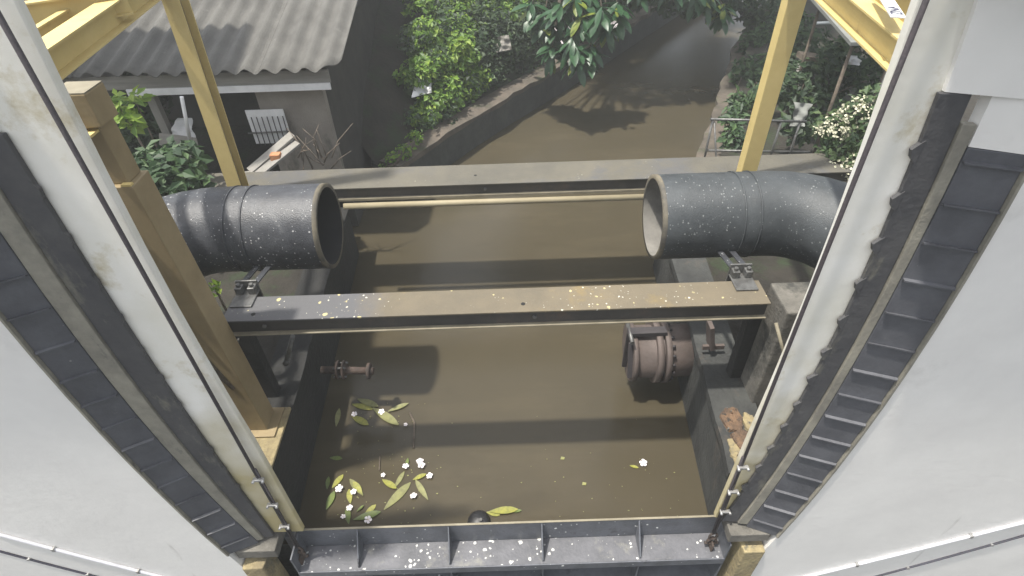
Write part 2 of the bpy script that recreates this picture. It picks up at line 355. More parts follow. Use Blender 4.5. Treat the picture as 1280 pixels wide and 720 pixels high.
wr = strip_wall('canal_wall', [(1.66, 2.30), (1.92, 5.9)], 0.35, -1.2, 0.86, 'wet_concrete', 'wet_concrete', 'dark wet concrete canal wall with exposed red patch below the right pipe', 0.012, 1)
strip_wall('canal_wall', [(1.93, 5.9), (2.62, 7.05), (3.58, 9.2), (5.1, 12.8), (7.6, 17.2), (12.7, 25)], 0.33, -1.2, 0.55, 'bank_face', 'bank_concrete', 'low bank wall along the far right edge of the canal', 0.04, 1)
strip_wall('canal_wall', bank_line, 0.36, -1.2, 0.60, 'bank_face', 'bank_concrete', 'low earth-stained concrete kerb running diagonally under the green creeper', 0.05, -1)
# broken plaster with red bricks on the right wall
for cx, cy, rx, ry, hh, mt in ((1.80, 2.78, .10, .16, .885, 'brick_red'), (1.84, 2.56, .12, .14, .892, 'brick_red'), (1.74, 2.46, .06, .09, .881, 'yellow_concrete'), (1.93, 2.74, .06, .12, .884, 'yellow_concrete')):
    nn_ = 17; pts = [(cx+rx*rnd.uniform(.72, 1.12)*math.cos(k*2*math.pi/nn_), cy+ry*rnd.uniform(.72, 1.12)*math.sin(k*2*math.pi/nn_)) for k in range(nn_)]
    MB().prism(pts, 0.84, hh, [(cx+(px-cx)*.9, cy+(py-cy)*.9) for px, py in pts]).build('spalled_patch', mt, wr)
for i in range(16):
    x = 1.72+rnd.random()*.24; y = 2.40+rnd.random()*.5; w_ = rnd.uniform(.008, .022)
    pts = [(x+w_*rnd.uniform(.7, 1.1)*math.cos(a+.4), y+w_*rnd.uniform(.7, 1.1)*math.sin(a+.4)) for a in [k*math.pi/3 for k in range(6)]]
    MB().prism(pts, 0.84, .893+rnd.uniform(0, .012), [(x+(px-x)*.7, y+(py-y)*.7) for px, py in pts]).build('rubble_stone', 'brick_red' if rnd.random() < .6 else 'concrete', wr)

# ================================================================== GATE PIERS
def pier(sd, XA, XB, XC, XD, XE, label, ztop1, ztop2):
    t = thing('gate_pier', label, 'pier', (sd*3.0, 2.1, 0))
    f = lambda k, z: k[0]+k[1]*z+k[2]*z*z
    lv = lambda z0, z1: [z0+(z1-z0)*i/10 for i in range(11)]
    def ribbon(name, ka, kb, ya, yb, th, z0, z1, mat, bev=0.0, ia=0.0, ib=0.0):
        def poly(z): return [(f(ka, z)+ia, ya), (f(kb, z)+ib, yb), (f(kb, z)+ib, yb+th), (f(ka, z)+ia, ya+th)]
        return MB().loft(poly, lv(z0, z1)).build(name, mat, t, bev)
    g = 0.003*sd
    zc = lambda z: max(z, 1.7)
    def pil(z): return [(f(XA, zc(z)), 2.15), (f(XB, zc(z))+sd*.03, 2.15), (f(XB, zc(z))+sd*.03, 2.195), (f(XA, zc(z)), 2.195)]
    MB().loft(pil, lv(0.45, 4.45)).build('pillar_face', 'pillar_paint', t, 0.008)
    s1 = ribbon('seal_plate', XB, XC, 2.122, 2.112, 0.024, 0.45, ztop1, 'seal_black', 0.003)
    ribbon('guide_rail', XC, XD, 2.098, 2.088, 0.03, 0.45, ztop1-0.12, 'rail_beige', 0.004, ia=g)
    # pointed clamp tabs on the seal's inner edge
    z = 0.95
    while z < ztop1-0.1:
        x = f(XB, z); tabw = rnd.uniform(.026, .036) if sd > 0 else rnd.uniform(.006, .02)
        MB().add([(x+sd*.01, 2.118, z+.05), (x-sd*tabw, 2.118, z+0.008), (x-sd*tabw*.62, 2.118, z-0.028), (x+sd*.01, 2.118, z-.06),
                  (x+sd*.01, 2.138, z+.05), (x-sd*tabw, 2.138, z+0.008), (x-sd*tabw*.62, 2.138, z-0.028), (x+sd*.01, 2.138, z-.06)],
                 [(0,1,2,3),(7,6,5,4),(0,4,5,1),(1,5,6,2),(2,6,7,3),(3,7,4,0)]).build('clamp_tab', 'seal_black', s1)
        z += 0.245+rnd.uniform(-.02, .02)
    ch = ribbon('guide_channel', XD, XE, 2.085, 2.004, 0.05, 0.42, ztop2, 'black_steel', 0.003, ia=g)
    def trim(z): x = f(XE, z)+sd*.002; return [(x, 1.985), (x+sd*0.014, 1.985), (x+sd*0.014, 2.03), (x, 2.03)]
    MB().loft(trim, lv(0.42, ztop2+.02)).build('trim_edge', 'rail_beige', ch)
    z = 0.55
    while z < ztop2-0.05:
        d, e = f(XD, z)+g, f(XE, z)
        tl = rnd.uniform(-.006, .006); pj = rnd.uniform(.016, .022)
        MB().add([(d, 2.083, z), (d-sd*.002, 2.085-pj, z+tl), (e-sd*.012, 2.002-pj*.75, z+tl), (e, 2.002, z),
                  (d, 2.083, z+.009), (d-sd*.002, 2.085-pj, z+.009+tl), (e-sd*.012, 2.002-pj*.75, z+.009+tl), (e, 2.002, z+.009)],
                 [(3,2,1,0),(4,5,6,7),(0,1,5,4),(1,2,6,5),(2,3,7,6),(3,0,4,7)]).build('rib', 'black_steel', ch)
        z += 0.22+rnd.uniform(-.012, .012)
    # concrete behind and above the steel guide, and the wall itself
    ribbon('backing', XB, XE, 2.15, 2.06, 0.12, 0.44, ztop2, 'concrete', ia=sd*0.022, ib=sd*.01)
    ribbon('upper_wall', XB, XE, 2.13, 2.0, 0.12, ztop1+0.003, 4.45, 'white_paint', ia=sd*0.0212)
    ribbon('upper_wall', XD, XE, 2.09, 2.0, 0.06, ztop2+0.003, ztop1, 'white_paint', ia=g*2)
    def wp(z): x = f(XE, z)+sd*0.017; return [(x, 2.0), (sd*8.0, 2.0), (sd*8.0, 2.18), (x, 2.18)]
    MB().loft(wp, [-1.2]+lv(0.0, 4.45)).build('wall', 'white_paint', t)
    # guide foot and rough concrete under it
    xe = f(XE, .4)
    box('guide_foot', (xe-sd*0.02, 2.02, 0.30), (xe-sd*0.34, 2.24, 0.415), 'concrete', t, 0.008)
    MB().prism([(xe-sd*.03, 1.97), (xe-sd*.20, 1.97), (xe-sd*.22, 2.14), (xe-sd*.03, 2.14)], -1.2, 0.22).build('concrete_nib', 'yellow_concrete', t, 0.012)
    lp = [(xe-sd*.10, 2.245), (-1.97 if sd < 0 else 1.69, 2.245), (-1.985 if sd < 0 else 1.70, 3.1 if sd < 0 else 2.6), (xe-sd*.1-(.25 if sd < 0 else 0), 3.1 if sd < 0 else 2.6)]
    lt = 0.83 if sd < 0 else 0.875
    MB().prism(lp, 0.3, lt-.035).build('pier_ledge', 'shade_black', t, 0.01)
    MB().prism(lp, lt-.034, lt).build('ledge_screed', 'yellow_concrete', t, 0.01)
    return t
pier(-1, (-1.592, -0.1170, 0.0222), (-1.923, -0.0745, 0.0142), (-1.965, -0.1542, 0.0287), (-1.988, -0.2206, 0.0414), (-2.202, -0.1851, 0.0347),
     'white concrete gate pier with black ribbed steel guide on the left', 3.86, 3.70)
pier(1, (1.479, 0.0763, -0.0179), (1.523, 0.1965, -0.0386), (1.643, 0.1888, -0.0365), (1.733, 0.1539, -0.0297), (1.925, 0.1830, -0.0370),
     'white concrete gate pier with black ribbed steel guide on the right', 3.90, 3.68)

# unseen ledges added above the pier walls to shade their upper parts
for x0, x1, lab in ((-8, -2.42, 'unseen ledge added to shade the left pier wall'), (1.58, 8, 'unseen ledge added to shade the right pier wall')):
    tag(box('shade_ledge', (x0, 1.79, 4.452), (x1, 2.13, 4.6), 'shade_ledge_grey'), lab, 'slab')

# ================================================================== SLUICE GATE
gt = thing('sluice_gate', 'grey steel sluice gate with triangular gussets and bird droppings between the piers', 'gate', (-0.05, 2.2, -1))
GX0, GX1, GZ = -1.86, 1.70, 0.275
box('skin_plate', (GX0, 2.244, -1.0), (GX1, 2.258, GZ), 'gate_steel', gt, 0.002)
box('top_edge', (GX0, 2.2425, GZ+.001), (GX1, 2.2595, GZ+.007), 'beam_edge', gt)
box('shelf', (GX0, 2.03, -0.012), (GX1, 2.2425, 0.0), 'gate_shelf', gt, 0.002)
box('shelf_lip', (GX0, 2.018, -0.09), (GX1, 2.029, 0.002), 'gate_steel', gt, 0.002)
for zz in (-0.48, -0.9):
    box('girder', (GX0, 2.03, zz), (GX1, 2.2425, zz+.012), 'gate_steel', gt)
for px in (447, 562, 678, 797):
    x = at(px, 690, Y=2.12).x
    MB().add([(x-.005, 2.243, 0.001), (x-.005, 2.243, GZ-.01), (x-.005, 2.045, 0.03), (x-.005, 2.045, 0.001),
              (x+.005, 2.243, 0.001), (x+.005, 2.243, GZ-.01), (x+.005, 2.045, 0.03), (x+.005, 2.045, 0.001)],
             [(3,2,1,0),(4,5,6,7),(0,1,5,4),(1,2,6,5),(2,3,7,6),(3,0,4,7)]).build('gusset', 'gate_steel', gt)
    box('stiffener', (x-.006, 2.03, -0.9), (x+.006, 2.24, -0.014), 'gate_steel', gt)
for x in (GX0+.006, GX1-.006):
    box('end_plate', (x-.006, 2.02, -1.0), (x+.006, 2.242, GZ-.03), 'gate_steel', gt)
for x in (GX0-.05, GX1+.05):
    box('side_seal', (x-.045, 2.20, -1.0), (x+.045, 2.30, GZ-.02), 'seal_black', gt, 0.006)

# lifting ropes with clips, shackles
def rope(lug, top, k, clips_z, label):
    t = thing('lifting_rope', label, 'wire rope', lug)
    lug, top = Vector(lug), Vector(top)
    d = (top-lug)
    def on(z): return lug+d*((z-lug.z)/d.z)
    MB().tube([on(lug.z+0.18), on(2.0), top], 0.011, 8).build('rope', 'rope_steel', t)
    tail = on(lug.z+.2)+Vector((k*.022, -.004, 0)); MB().tube([tail, on(clips_z[-1])+Vector((k*.02, -.004, .12))], 0.008, 6).build('rope_tail', 'rope_steel', t)
    for z in clips_z:
        p = on(z)
        c = MB().bar(p+Vector((-.032, -.012, 0)), p+Vector((.045, -.012, 0)), .028, .022).build('rope_clip', 'galvanised', t, 0.003)
        for s in (-.026, .040):
            cyl('nut', p+Vector((s, -.04, .0)), p+Vector((s, -.012, .0)), .011, 'galvanised', c, 6)
    # thimble + shackle down to the lug
    loop = [on(lug.z+.18)+Vector((.03*math.sin(a), 0, -.05+.05*math.cos(a))) for a in [i*math.pi/6 for i in range(13)]]
    MB().tube(loop, .010, 7, caps=False).build('thimble', 'rust', t)
    sh = [lug+Vector((-.03, 0, .0)), lug+Vector((-.032, 0, .06)), lug+Vector((0, 0, .105)), lug+Vector((.032, 0, .06)), lug+Vector((.03, 0, 0))]
    MB().tube(sh, .013, 7).build('shackle', 'rust', t)
    cyl('pin', lug+Vector((-.055, 0, .015)), lug+Vector((.055, 0, .015)), .014, 'rust', t, 8)
    box('lug_plate', lug+Vector((-.008, -.05, -.05)), lug+Vector((.008, .05, .05)), 'rust', t, .004)
    return t
rope((-1.84, 2.13, 0.052), (-1.66, 2.09, 7.0), 1, (0.62, 0.95, 1.30), 'black lifting wire rope clipped to the left end of the gate')
rope((1.60, 2.13, 0.052), (1.40, 2.09, 7.0), -1, (0.62, 0.92, 1.25), 'black lifting wire rope clipped to the right end of the gate')

# ================================================================== BEAMS ACROSS THE CANAL
def channel_beam(top_mat, label, x0, x1, yc, ztop, depth, h, zl=0.0, holes=(), bolts=(), lip=0.012):
    t = thing('steel_beam', label, 'steel beam', ((x0+x1)/2, yc, ztop-h))
    a, b = yc-depth/2, yc+depth/2
    tf = box('top_flange', (x0, a, ztop-.014), (x1, b, ztop), top_mat, t, .002)
    box('web', (x0+.004, yc-.006+.0, ztop-h+.0145), (x1-.004, yc+.006, ztop-.0145), 'beam_web', t)
    box('front_web', (x0+.003, a+.035, ztop-h+.0145), (x1-.003, a+.047, ztop-.0145), 'beam_web', t)
    box('bottom_flange', (x0, a, ztop-h), (x1, b, ztop-h+lip), 'beam_edge', t, .002)
    for x, dy in holes: cyl('bolt_hole', (x, yc+dy, ztop-.002), (x, yc+dy, ztop+.0015), .017, 'dark_hole', tf, 12)
    for x, dz in bolts: cyl('bolt_head', (x, a+.036, ztop-dz), (x, a+.02, ztop-dz), .016, 'dull_steel', t, 8)
    return t
FB = channel_beam('beam_top', 'steel beam nearest the gate, brown-topped and speckled with droppings, under the pipe brackets', -2.18, 1.93, 3.18, 1.935, 0.27, 0.16,
                  holes=((-1.96, -.065), (0.08, -.05), (1.80, .07)), bolts=((-1.89, .088), (0.165, .083)))
BB = channel_beam('beam_far', 'farther steel beam across the canal behind the two pipe mouths', -3.6, 3.9, 5.80, 1.56, 0.46, 0.17,
                  holes=((-0.38, -.03),), bolts=((-0.27, .085),), lip=0.03)
tag(MB().tube([at(430, 258, Y=5.5), at(620, 252, Y=5.5), at(812, 246, Y=5.5)], .036, 10).build('long_pole', 'pole_pale'), 'pale straight pole hung along the front of the far beam', 'pole')
# wall packers that carry the beams
for x0, x1, y, zt, lab in ((-2.42, -2.06, 3.18, 1.773, 'concrete stub carrying the left end of the near beam'), (1.82, 2.12, 3.18, 1.773, 'concrete stub carrying the right end of the near beam'),
                       (-3.2, -2.5, 5.72, 1.388, 'concrete stub carrying the left end of the far beam'), (2.45, 3.2, 5.72, 1.388, 'concrete stub carrying the right end of the far beam')):
    t = thing('beam_support', lab, 'concrete block', ((x0+x1)/2, y, 0.7))
    if y < 4: y += .10; x0 += .10; x1 -= .09
    box('plinth', (x0, y-.05, 0.5), (x1, y+.06, zt-.03), 'shade_black', t, .012)
    box('bearing_plate', (x0-.01, y-.05, zt-.0295), (x1+.01, y+.06, zt-.001), 'shade_black', t, .003)

# ================================================================== DISCHARGE PIPES
def discharge_pipe(sd, xm, xs, xo, R, y, z, yend, mat, label, bands):
    """mouth at xm, straight to xs, elbow to run along -Y at X = xo"""
    t = thing('discharge_pipe', label, 'pipe', (sd*abs(xs), y, z-R))
    rad = abs(xo-xs); path = [Vector((xm, y, z)), Vector((ramp((xm, 0, 0), (xs, 0, 0), .5).x, y, z))]
    for i in range(9):
        a = i/8*math.pi/2
        path.append(Vector((xs+sd*rad*math.sin(a), y-rad*(1-math.cos(a)), z)))
    path += [Vector((xo, yend, z))]
    n = 40
    outer = MB().tube(path, R, n, caps=False); outer.build('pipe_body', mat, t)
    MB().tube(path[:9], R-.03, n, caps=False).build('pipe_bore', 'bore_shade' if sd < 0 else 'pipe_inside', t)
    vs, fs = [], []
    for i in range(n):
        a = i*2*math.pi/n; c, s_ = math.cos(a), math.sin(a)
        vs += [(xm-sd*.0, y+c*(R+.002), z+s_*(R+.002)), (xm-sd*.0, y+c*(R-.032), z+s_*(R-.032)), (xm+sd*.035, y+c*(R+.002), z+s_*(R+.002))]
    for i in range(n):
        j = (i+1) % n
        fs += [(3*i, 3*j, 3*j+1, 3*i+1), (3*i, 3*i+2, 3*j+2, 3*j)]
    MB().add(vs, fs, True).build('mouth_rim', 'pipe_lip', t)
    for x, wdt in bands:
        MB().tube([(x-wdt/2, y, z), (x+wdt/2, y, z)], R+.008, n, caps=True).build('clamp_band', mat, t)
    return t
PR, PY, PZ = 0.365, 4.05, 2.08
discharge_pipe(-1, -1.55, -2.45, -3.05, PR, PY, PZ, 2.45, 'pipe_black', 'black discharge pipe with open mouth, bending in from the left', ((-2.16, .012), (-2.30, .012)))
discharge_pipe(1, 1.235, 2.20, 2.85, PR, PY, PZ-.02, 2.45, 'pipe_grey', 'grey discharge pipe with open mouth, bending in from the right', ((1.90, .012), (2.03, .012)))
def bracket(x, label, wdt=.17, yb=3.18, zb=1.935):
    t = thing('pipe_bracket', label, 'bracket', (x, yb+.1, zb+.001))
    za = zb+.0015
    MB().box((x-wdt/2, yb+.01, za), (x+wdt/2, yb+.21, za+.014)).build('saddle_plate', 'dull_steel', t, .004)
    MB().box((x-wdt/2, yb+.211, za-.10), (x+wdt/2, yb+.228, za+.10)).build('upstand', 'dull_steel', t, .004)
    for s in (-1, 1):
        e = MB().box((x+s*.05-.028, yb+.145, za+.0145), (x+s*.05+.028, yb+.21, za+.075)).build('clamp_ear', 'dull_steel', t, .006)
        cyl('nut', (x+s*.05, yb+.178, za+.076), (x+s*.05, yb+.178, za+.098), .016, 'dull_steel', e, 6)
        MB().bar((x+s*.05, yb+.229, za+.05), (x+s*.05, 3.74, za-.02), .046, .012).build('strap', 'pipe_black', t)
bracket(-2.08, 'small grey steel bracket with bolts under the left pipe')
bracket(1.80, 'small grey steel bracket with bolts under the right pipe')

# ================================================================== YELLOW STEEL
# box column behind the left pier
ct = thing('yellow_column', 'thick ochre box column with stepped sleeves behind the left pier', 'column', (-2.2, 2.95, 0.83))
K = 1.095
def kp(x, y, z): return (x*K, y*K, 4.8-(4.8-z)*K)
box('base_plate', (-2.42, 2.78, 0.831), (-2.03, 3.08, 0.85), 'yellow_old', ct, .004)
a0, a1, a2, a3 = kp(-2.11, 2.60, 1), kp(-1.925, 2.78, 1), kp(-2.15, 2.60, 3.34), kp(-1.965, 2.78, 3.34)
MB().prism([(a0[0], a0[1]), (a1[0], a0[1]), (a1[0], a1[1]), (a0[0], a1[1])], .851, a2[2], [(a2[0], a0[1]), (a3[0], a0[1]), (a3[0], a1[1]), (a2[0], a1[1])]).build('lower_post', 'yellow_old', ct, .006)
for nm, lo, hi, mt, bv in (('sleeve', (-2.13, 2.63, 3.341), (-1.995, 2.765, 3.665), 'yellow_old', .006), ('sleeve_ledge', (-2.02, 2.60, 3.341), (-1.968, 2.628, 3.352), 'yellow_paint', 0),
                           ('sleeve_ledge', (-2.11, 2.56, 3.635), (-2.00, 2.629, 3.647), 'yellow_paint', 0), ('cap_box', (-2.13, 2.60, 3.666), (-1.955, 2.76, 3.83), 'yellow_old', .006), ('cap_plate', (-2.128, 2.602, 3.831), (-1.957, 2.758, 3.836), 'beam_edge', 0)):
    box(nm, kp(*lo), kp(*hi), mt, ct, bv)
# slim posts beyond the pipes
pt = thing('yellow_post', 'slim yellow steel column with open web behind the left pipe', 'column', (-3.0, 5.5, 0.93))
for nm, x0, x1, y0, y1, mt in (('front_flange', -3.09, -2.94, 5.42, 5.434, 'yellow_paint'), ('back_flange', -3.09, -2.94, 5.59, 5.604, 'yellow_paint'), ('web', -3.02, -3.01, 5.4345, 5.5895, 'yellow_old')):
    MB().prism([(x0-.03, y0), (x1-.03, y0), (x1-.03, y1), (x0-.03, y1)], .745, 6.5, [(x0+.25, y0), (x1+.25, y0), (x1+.25, y1), (x0+.25, y1)]).build(nm, mt, pt)
pt2 = thing('yellow_post', 'slim yellow box column standing behind the right pipe', 'column', (2.66, 5.5, 0.72))
box('shaft', (2.565, 5.44, 0.725), (2.735, 5.58, 6.5), 'yellow_paint', pt2, .006)
box('base_plate', (2.50, 5.36, 0.722), (2.80, 5.64, 0.74), 'yellow_paint', pt2)
def ibeam(name, label, a, b, wd, h, mat='yellow_paint', roll_up=(0, 0, 1)):
    t = thing(name, label, 'girder', a)
    a, b = Vector(a), Vector(b); z = Vector((0, 0, 1))
    d = (b-a).normalized(); x = d.cross(z).normalized(); y = x.cross(d)
    MB().bar(a+y*(h/2-.006), b+y*(h/2-.006), wd, .012).build('top_flange', mat, t)
    MB().bar(a-y*(h/2-.006), b-y*(h/2-.006), wd, .012).build('bottom_flange', mat, t)
    MB().bar(a, b, .010, h-.025).build('web', mat, t)
    return t
ibeam('yellow_girder', 'long yellow girder running away behind the ochre column', (-2.60, 2.7, 3.72), (-2.96, 5.41, 3.72), .15, .17)
ibeam('yellow_girder', 'slimmer yellow girder beside the long one, upper left corner', (-2.86, 2.7, 3.72), (-3.22, 5.41, 3.72), .05, .14)
ibeam('yellow_girder', 'bright yellow cross girder at the top left corner', (-3.55, 4.02, 3.78), (-2.75, 4.55, 3.78), .09, .17)
ibeam('yellow_girder', 'yellow girder running away at the top right corner', (2.13, 2.7, 3.70), (2.56, 5.42, 3.70), .12, .17)
ibeam('yellow_girder', 'short yellow girder at the top right corner behind the small sign', (2.36, 2.8, 3.78), (2.80, 5.42, 3.78), .09, .17)
# small sign plate
sa, sb_ = at(1123, 22, Z=3.87), at(1100, -14, Z=3.87)
sp0 = thing('sign_plate', 'small white sign with dark lettering on the top right girder', 'sign', sa)
MB().bar(sa, sb_, .075, .006).build('plate', 'sign_white', sp0)
sd_ = (sb_-sa).normalized(); sn_ = Vector((sd_.y, -sd_.x, 0))
GLYPH = {'A': [((0, 0), (.5, 1)), ((.5, 1), (1, 0)), ((.25, .45), (.75, .45))], 'N': [((0, 0), (0, 1)), ((0, 1), (1, 0)), ((1, 0), (1, 1))], 'Z': [((0, 1), (1, 1)), ((1, 1), (0, 0)), ((0, 0), (1, 0))]}
for k, chx in enumerate('ZNA'):
    mb = MB()
    for (u0, v0), (u1, v1) in GLYPH[chx]:
        P = lambda u, v: sa+sd_*(.05+.058*k+.042*u)+sn_*((.5-v)*.05)+Vector((0, 0, .0045))
        mb.bar(P(u0, v0), P(u1, v1), .009, .002)
    mb.build('letter', 'sign_ink', sp0)

# ================================================================== PIPE STUBS, VALVE
vt = thing('flap_valve', 'rusty pink iron flap valve with bolted flange on the right wall under the beam', 'valve', (1.55, 3.9, .4))
vy, vz = 3.90, 0.52
MB().tube([(1.22, vy, vz), (1.85, vy, vz)], .27, 32).build('barrel', 'valve_iron', vt)
MB().tube([(1.40, vy, vz), (1.46, vy, vz)], .325, 32).build('flange', 'valve_iron', vt)
MB().tube([(1.485, vy, vz), (1.54, vy, vz)], .325, 32).build('flange', 'valve_iron', vt)
for i in range(20):
    a = i*math.pi/10
    cyl('bolt', (1.541, vy+.298*math.cos(a), vz+.298*math.sin(a)), (1.575, vy+.298*math.cos(a), vz+.298*math.sin(a)), .016, 'valve_dark', vt, 6)
MB().tube([(1.17, vy, vz), (1.219, vy, vz)], .30, 32).build('flap', 'valve_iron', vt)
MB().bar((1.15, vy-.02, vz+.34), (1.15, vy-.02, vz-.20), .06, .03).build('hinge_arm', 'valve_dark', vt, .005)
MB().bar((1.15, vy-.12, vz+.26), (1.15, vy-.26, vz-.10), .05, .03).build('hinge_arm', 'valve_dark', vt, .005)
MB().bar((1.12, vy-.05, vz+.33), (1.50, vy-.05, vz+.335), .09, .05).build('hinge_block', 'valve_dark', vt, .005)
cyl('hinge_pin', (1.14, vy-.2, vz+.335), (1.14, vy+.12, vz+.335), .022, 'dull_steel', vt, 10)
st = thing('pipe_stub', 'small rusty flanged pipe stub on the shaded left wall', 'pipe', (-1.85, 3.72, .55))
MB().tube([(-1.92, 3.72, .6), (-1.40, 3.70, .58)], .038, 14).build('tube', 'rust', st)
for x in (-1.76, -1.70): MB().tube([(x, 3.714, .596), (x+.02, 3.714, .596)], .095, 18).build('flange', 'rust', st)
MB().tube([(-1.46, 3.70, .583), (-1.43, 3.70, .582)], .08, 16).build('flange', 'rust', st)
for i in range(4):
    a = i*math.pi/2+.5
    cyl('bolt', (-1.79, 3.714+.07*math.cos(a), .596+.07*math.sin(a)), (-1.66, 3.714+.07*math.cos(a), .596+.07*math.sin(a)), .011, 'dull_steel', st, 6)
bt = thing('hanger_rod', 'short grey hanging rod under the left end of the near beam', 'rod', at(365, 430, Y=3.42))
cyl('rod', at(366, 420, Y=3.38), at(357, 455, Y=3.38), .020, 'dull_steel', bt, 10)
cyl('nut', at(359, 449, Y=3.38), at(357, 455, Y=3.38), .028, 'dull_steel', bt, 6)
bt = thing('iron_hook', 'small pale iron tab hanging by the yellow column foot', 'hook', at(298, 430, Y=3.2))
MB().bar(at(298, 424, Y=3.2), at(294, 446, Y=3.2), .025, .012).build('tab', 'dull_steel', bt, .003)
bt = thing('wall_bracket', 'pinkish steel wall bracket under the right end of the near beam', 'bracket', at(895, 420, Y=3.5))
MB().bar(at(888, 404, Y=3.55), at(888, 432, Y=3.55), .14, .04).build('plate', 'valve_iron', bt, .004)
MB().bar(at(878, 434, Y=3.53), at(905, 433, Y=3.53), .03, .05).build('shelf', 'valve_iron', bt, .004)
bt = thing('yellow_rod', 'thin pale yellow rod leaning on the right pier ledge', 'rod', at(985, 455, Y=2.6))
MB().tube([at(970, 404, Y=2.75), at(983, 455, Y=2.6)], .012, 8).build('rod', 'beam_edge', bt)
bx = thing('concrete_block', 'grey speckled concrete block beside the right pier under the pipe bend', 'concrete block', at(1000, 400, Y=3.0))
p = at(1002, 385, Y=3.0)
box('block', (p.x-.12, p.y-.05, .72), (p.x+.22, p.y+.30, p.z), 'concrete', bx, .015)

# conduits low on the white pier walls
for sd, q0, q1, rr, lab, mt in ((-1, (-30, 660), (230, 728), .013, 'pale conduit clipped low on the left white wall', 'conduit'),
                        (-1, (-30, 681), (150, 728), .008, 'thin dark cable under the pale conduit, left white wall', 'cable_black'),
                        (1, (970, 730), (1310, 645), .013, 'pale conduit clipped low on the right white wall', 'conduit'),
                        (1, (1060, 730), (1310, 661), .008, 'thin dark cable under the pale conduit, right white wall', 'cable_black')):
    a, b = at(*q0, Y=2.0-rr), at(*q1, Y=2.0-rr); mid = (a+b)/2+Vector((0, 0, -.035))
    pts = [a*(1-u)**2+mid*2*u*(1-u)+b*u*u for u in [i/12 for i in range(13)]]
    t = thing('wall_conduit', lab, 'conduit' if rr > .01 else 'cable', (a+b)/2)
    MB().tube(pts, rr, 10).build('run', mt, t)
    for u in (4, 9):
        MB().box(pts[u]-Vector((.012, rr*1.2, rr*1.5)), pts[u]+Vector((.012, rr*.9, rr*1.5))).build('clip', 'galvanised', t, .002)

# ================================================================== HOUSE ON THE LEFT BANK
ht = thing('house', 'small brown house with grey corrugated roof on the left bank', 'house', (-3.4, 7.2, 0.93))
EY, EZ, SLOPE, PITCHW = 6.72, 2.50, math.radians(13), 0.235
def roof_sheet(x0, x1, y0, y1, lift, cut=0.0):
    nx = int((x1-x0)/PITCHW*8); ny = 10; vs, fs = [], []
    for j in range(ny+1):
        for i in range(nx+1):
            x = x0+(x1-x0)*i/nx; ys = y0
            if cut and x > x1-cut: ys = y0+(x-(x1-cut))*1.3
            y = ys+(y1-ys)*j/ny
            z = EZ+(y-EY)*math.tan(SLOPE)+lift+.032*math.cos(2*math.pi*x/PITCHW)
            vs.append((x, y, z))
    n = len(vs); vs += [(a, b, c-.010) for a, b, c in vs]
    for j in range(ny):
        for i in range(nx):
            k = j*(nx+1)+i; fs.append((k, k+1, k+nx+2, k+nx+1)); fs.append((n+k, n+k+nx+1, n+k+nx+2, n+k+1))
    for i in range(nx): fs.append((i, n+i, n+i+1, i+1))
    for j in range(ny):
        k = j*(nx+1); fs.append((k, k+nx+1, n+k+nx+1, n+k)); k += nx; fs.append((k, n+k, n+k+nx+1, k+nx+1))
    return MB().add(vs, fs, True)
xs = [-7.0, -6.07, -5.14, -4.21, -3.28, -2.93, -1.98]
for i in range(6):
    if i == 4: continue
    for j, (ya, yb) in enumerate(((0, 1.9), (1.75, 3.7), (3.55, 5.5))):
        x0 = xs[i]; x1 = xs[i+1] if i != 3 else xs[5]
        off = rnd.uniform(-.03, .03) + (0.06 if i == 2 and j == 0 else 0)
        roof_sheet(x0-.03, x1+.03, EY+ya+(off if j == 0 else 0), EY+yb, .016*j+.006*(i % 2), .17 if i == 5 and j == 0 else 0).build('roof_sheet', 'asbestos', ht)
box('fascia_board', (-6.8, 6.83, 2.29), (-2.12, 6.86, 2.455), 'fascia_wood', ht, .004)
box('gutter_board', (-4.6, 6.80, 2.22), (-2.125, 6.828, 2.30), 'white_sheet', ht, .004)
wl_ = box('wall', (-3.15, 7.0, 0.73), (-2.30, 7.12, 2.42), 'plaster_brown', ht)
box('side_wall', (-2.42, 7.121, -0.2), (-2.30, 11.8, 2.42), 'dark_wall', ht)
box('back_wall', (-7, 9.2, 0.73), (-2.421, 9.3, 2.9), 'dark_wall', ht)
box('post', (-4.5, 6.95, 0.73), (-4.40, 7.05, 2.40), 'weathered_timber', ht)
box('post', (-6.3, 6.95, 0.73), (-6.20, 7.05, 2.40), 'weathered_timber', ht)
wn = thing('window_grille', 'white window sheet behind black upright bars under the corrugated roof', 'window', (-3.1, 6.93, 1.4))
a, b = at(306, 138, Y=6.93), at(366, 178, Y=6.93)
box('sheet', (a.x, 6.925, b.z), (b.x, 6.94, a.z), 'white_sheet', wn)
for i in range(7):
    x = a.x+.06+(b.x-a.x-.08)*i/6
    MB().tube([(x, 6.90, b.z-.02), (x+.004, 6.90, a.z-.08)], .007, 6).build('bar', 'rope_steel', wn)
MB().tube([(a.x-.05, 6.905, b.z+.16), (b.x+.03, 6.905, b.z+.17)], .010, 6).build('rail', 'dull_steel', wn)
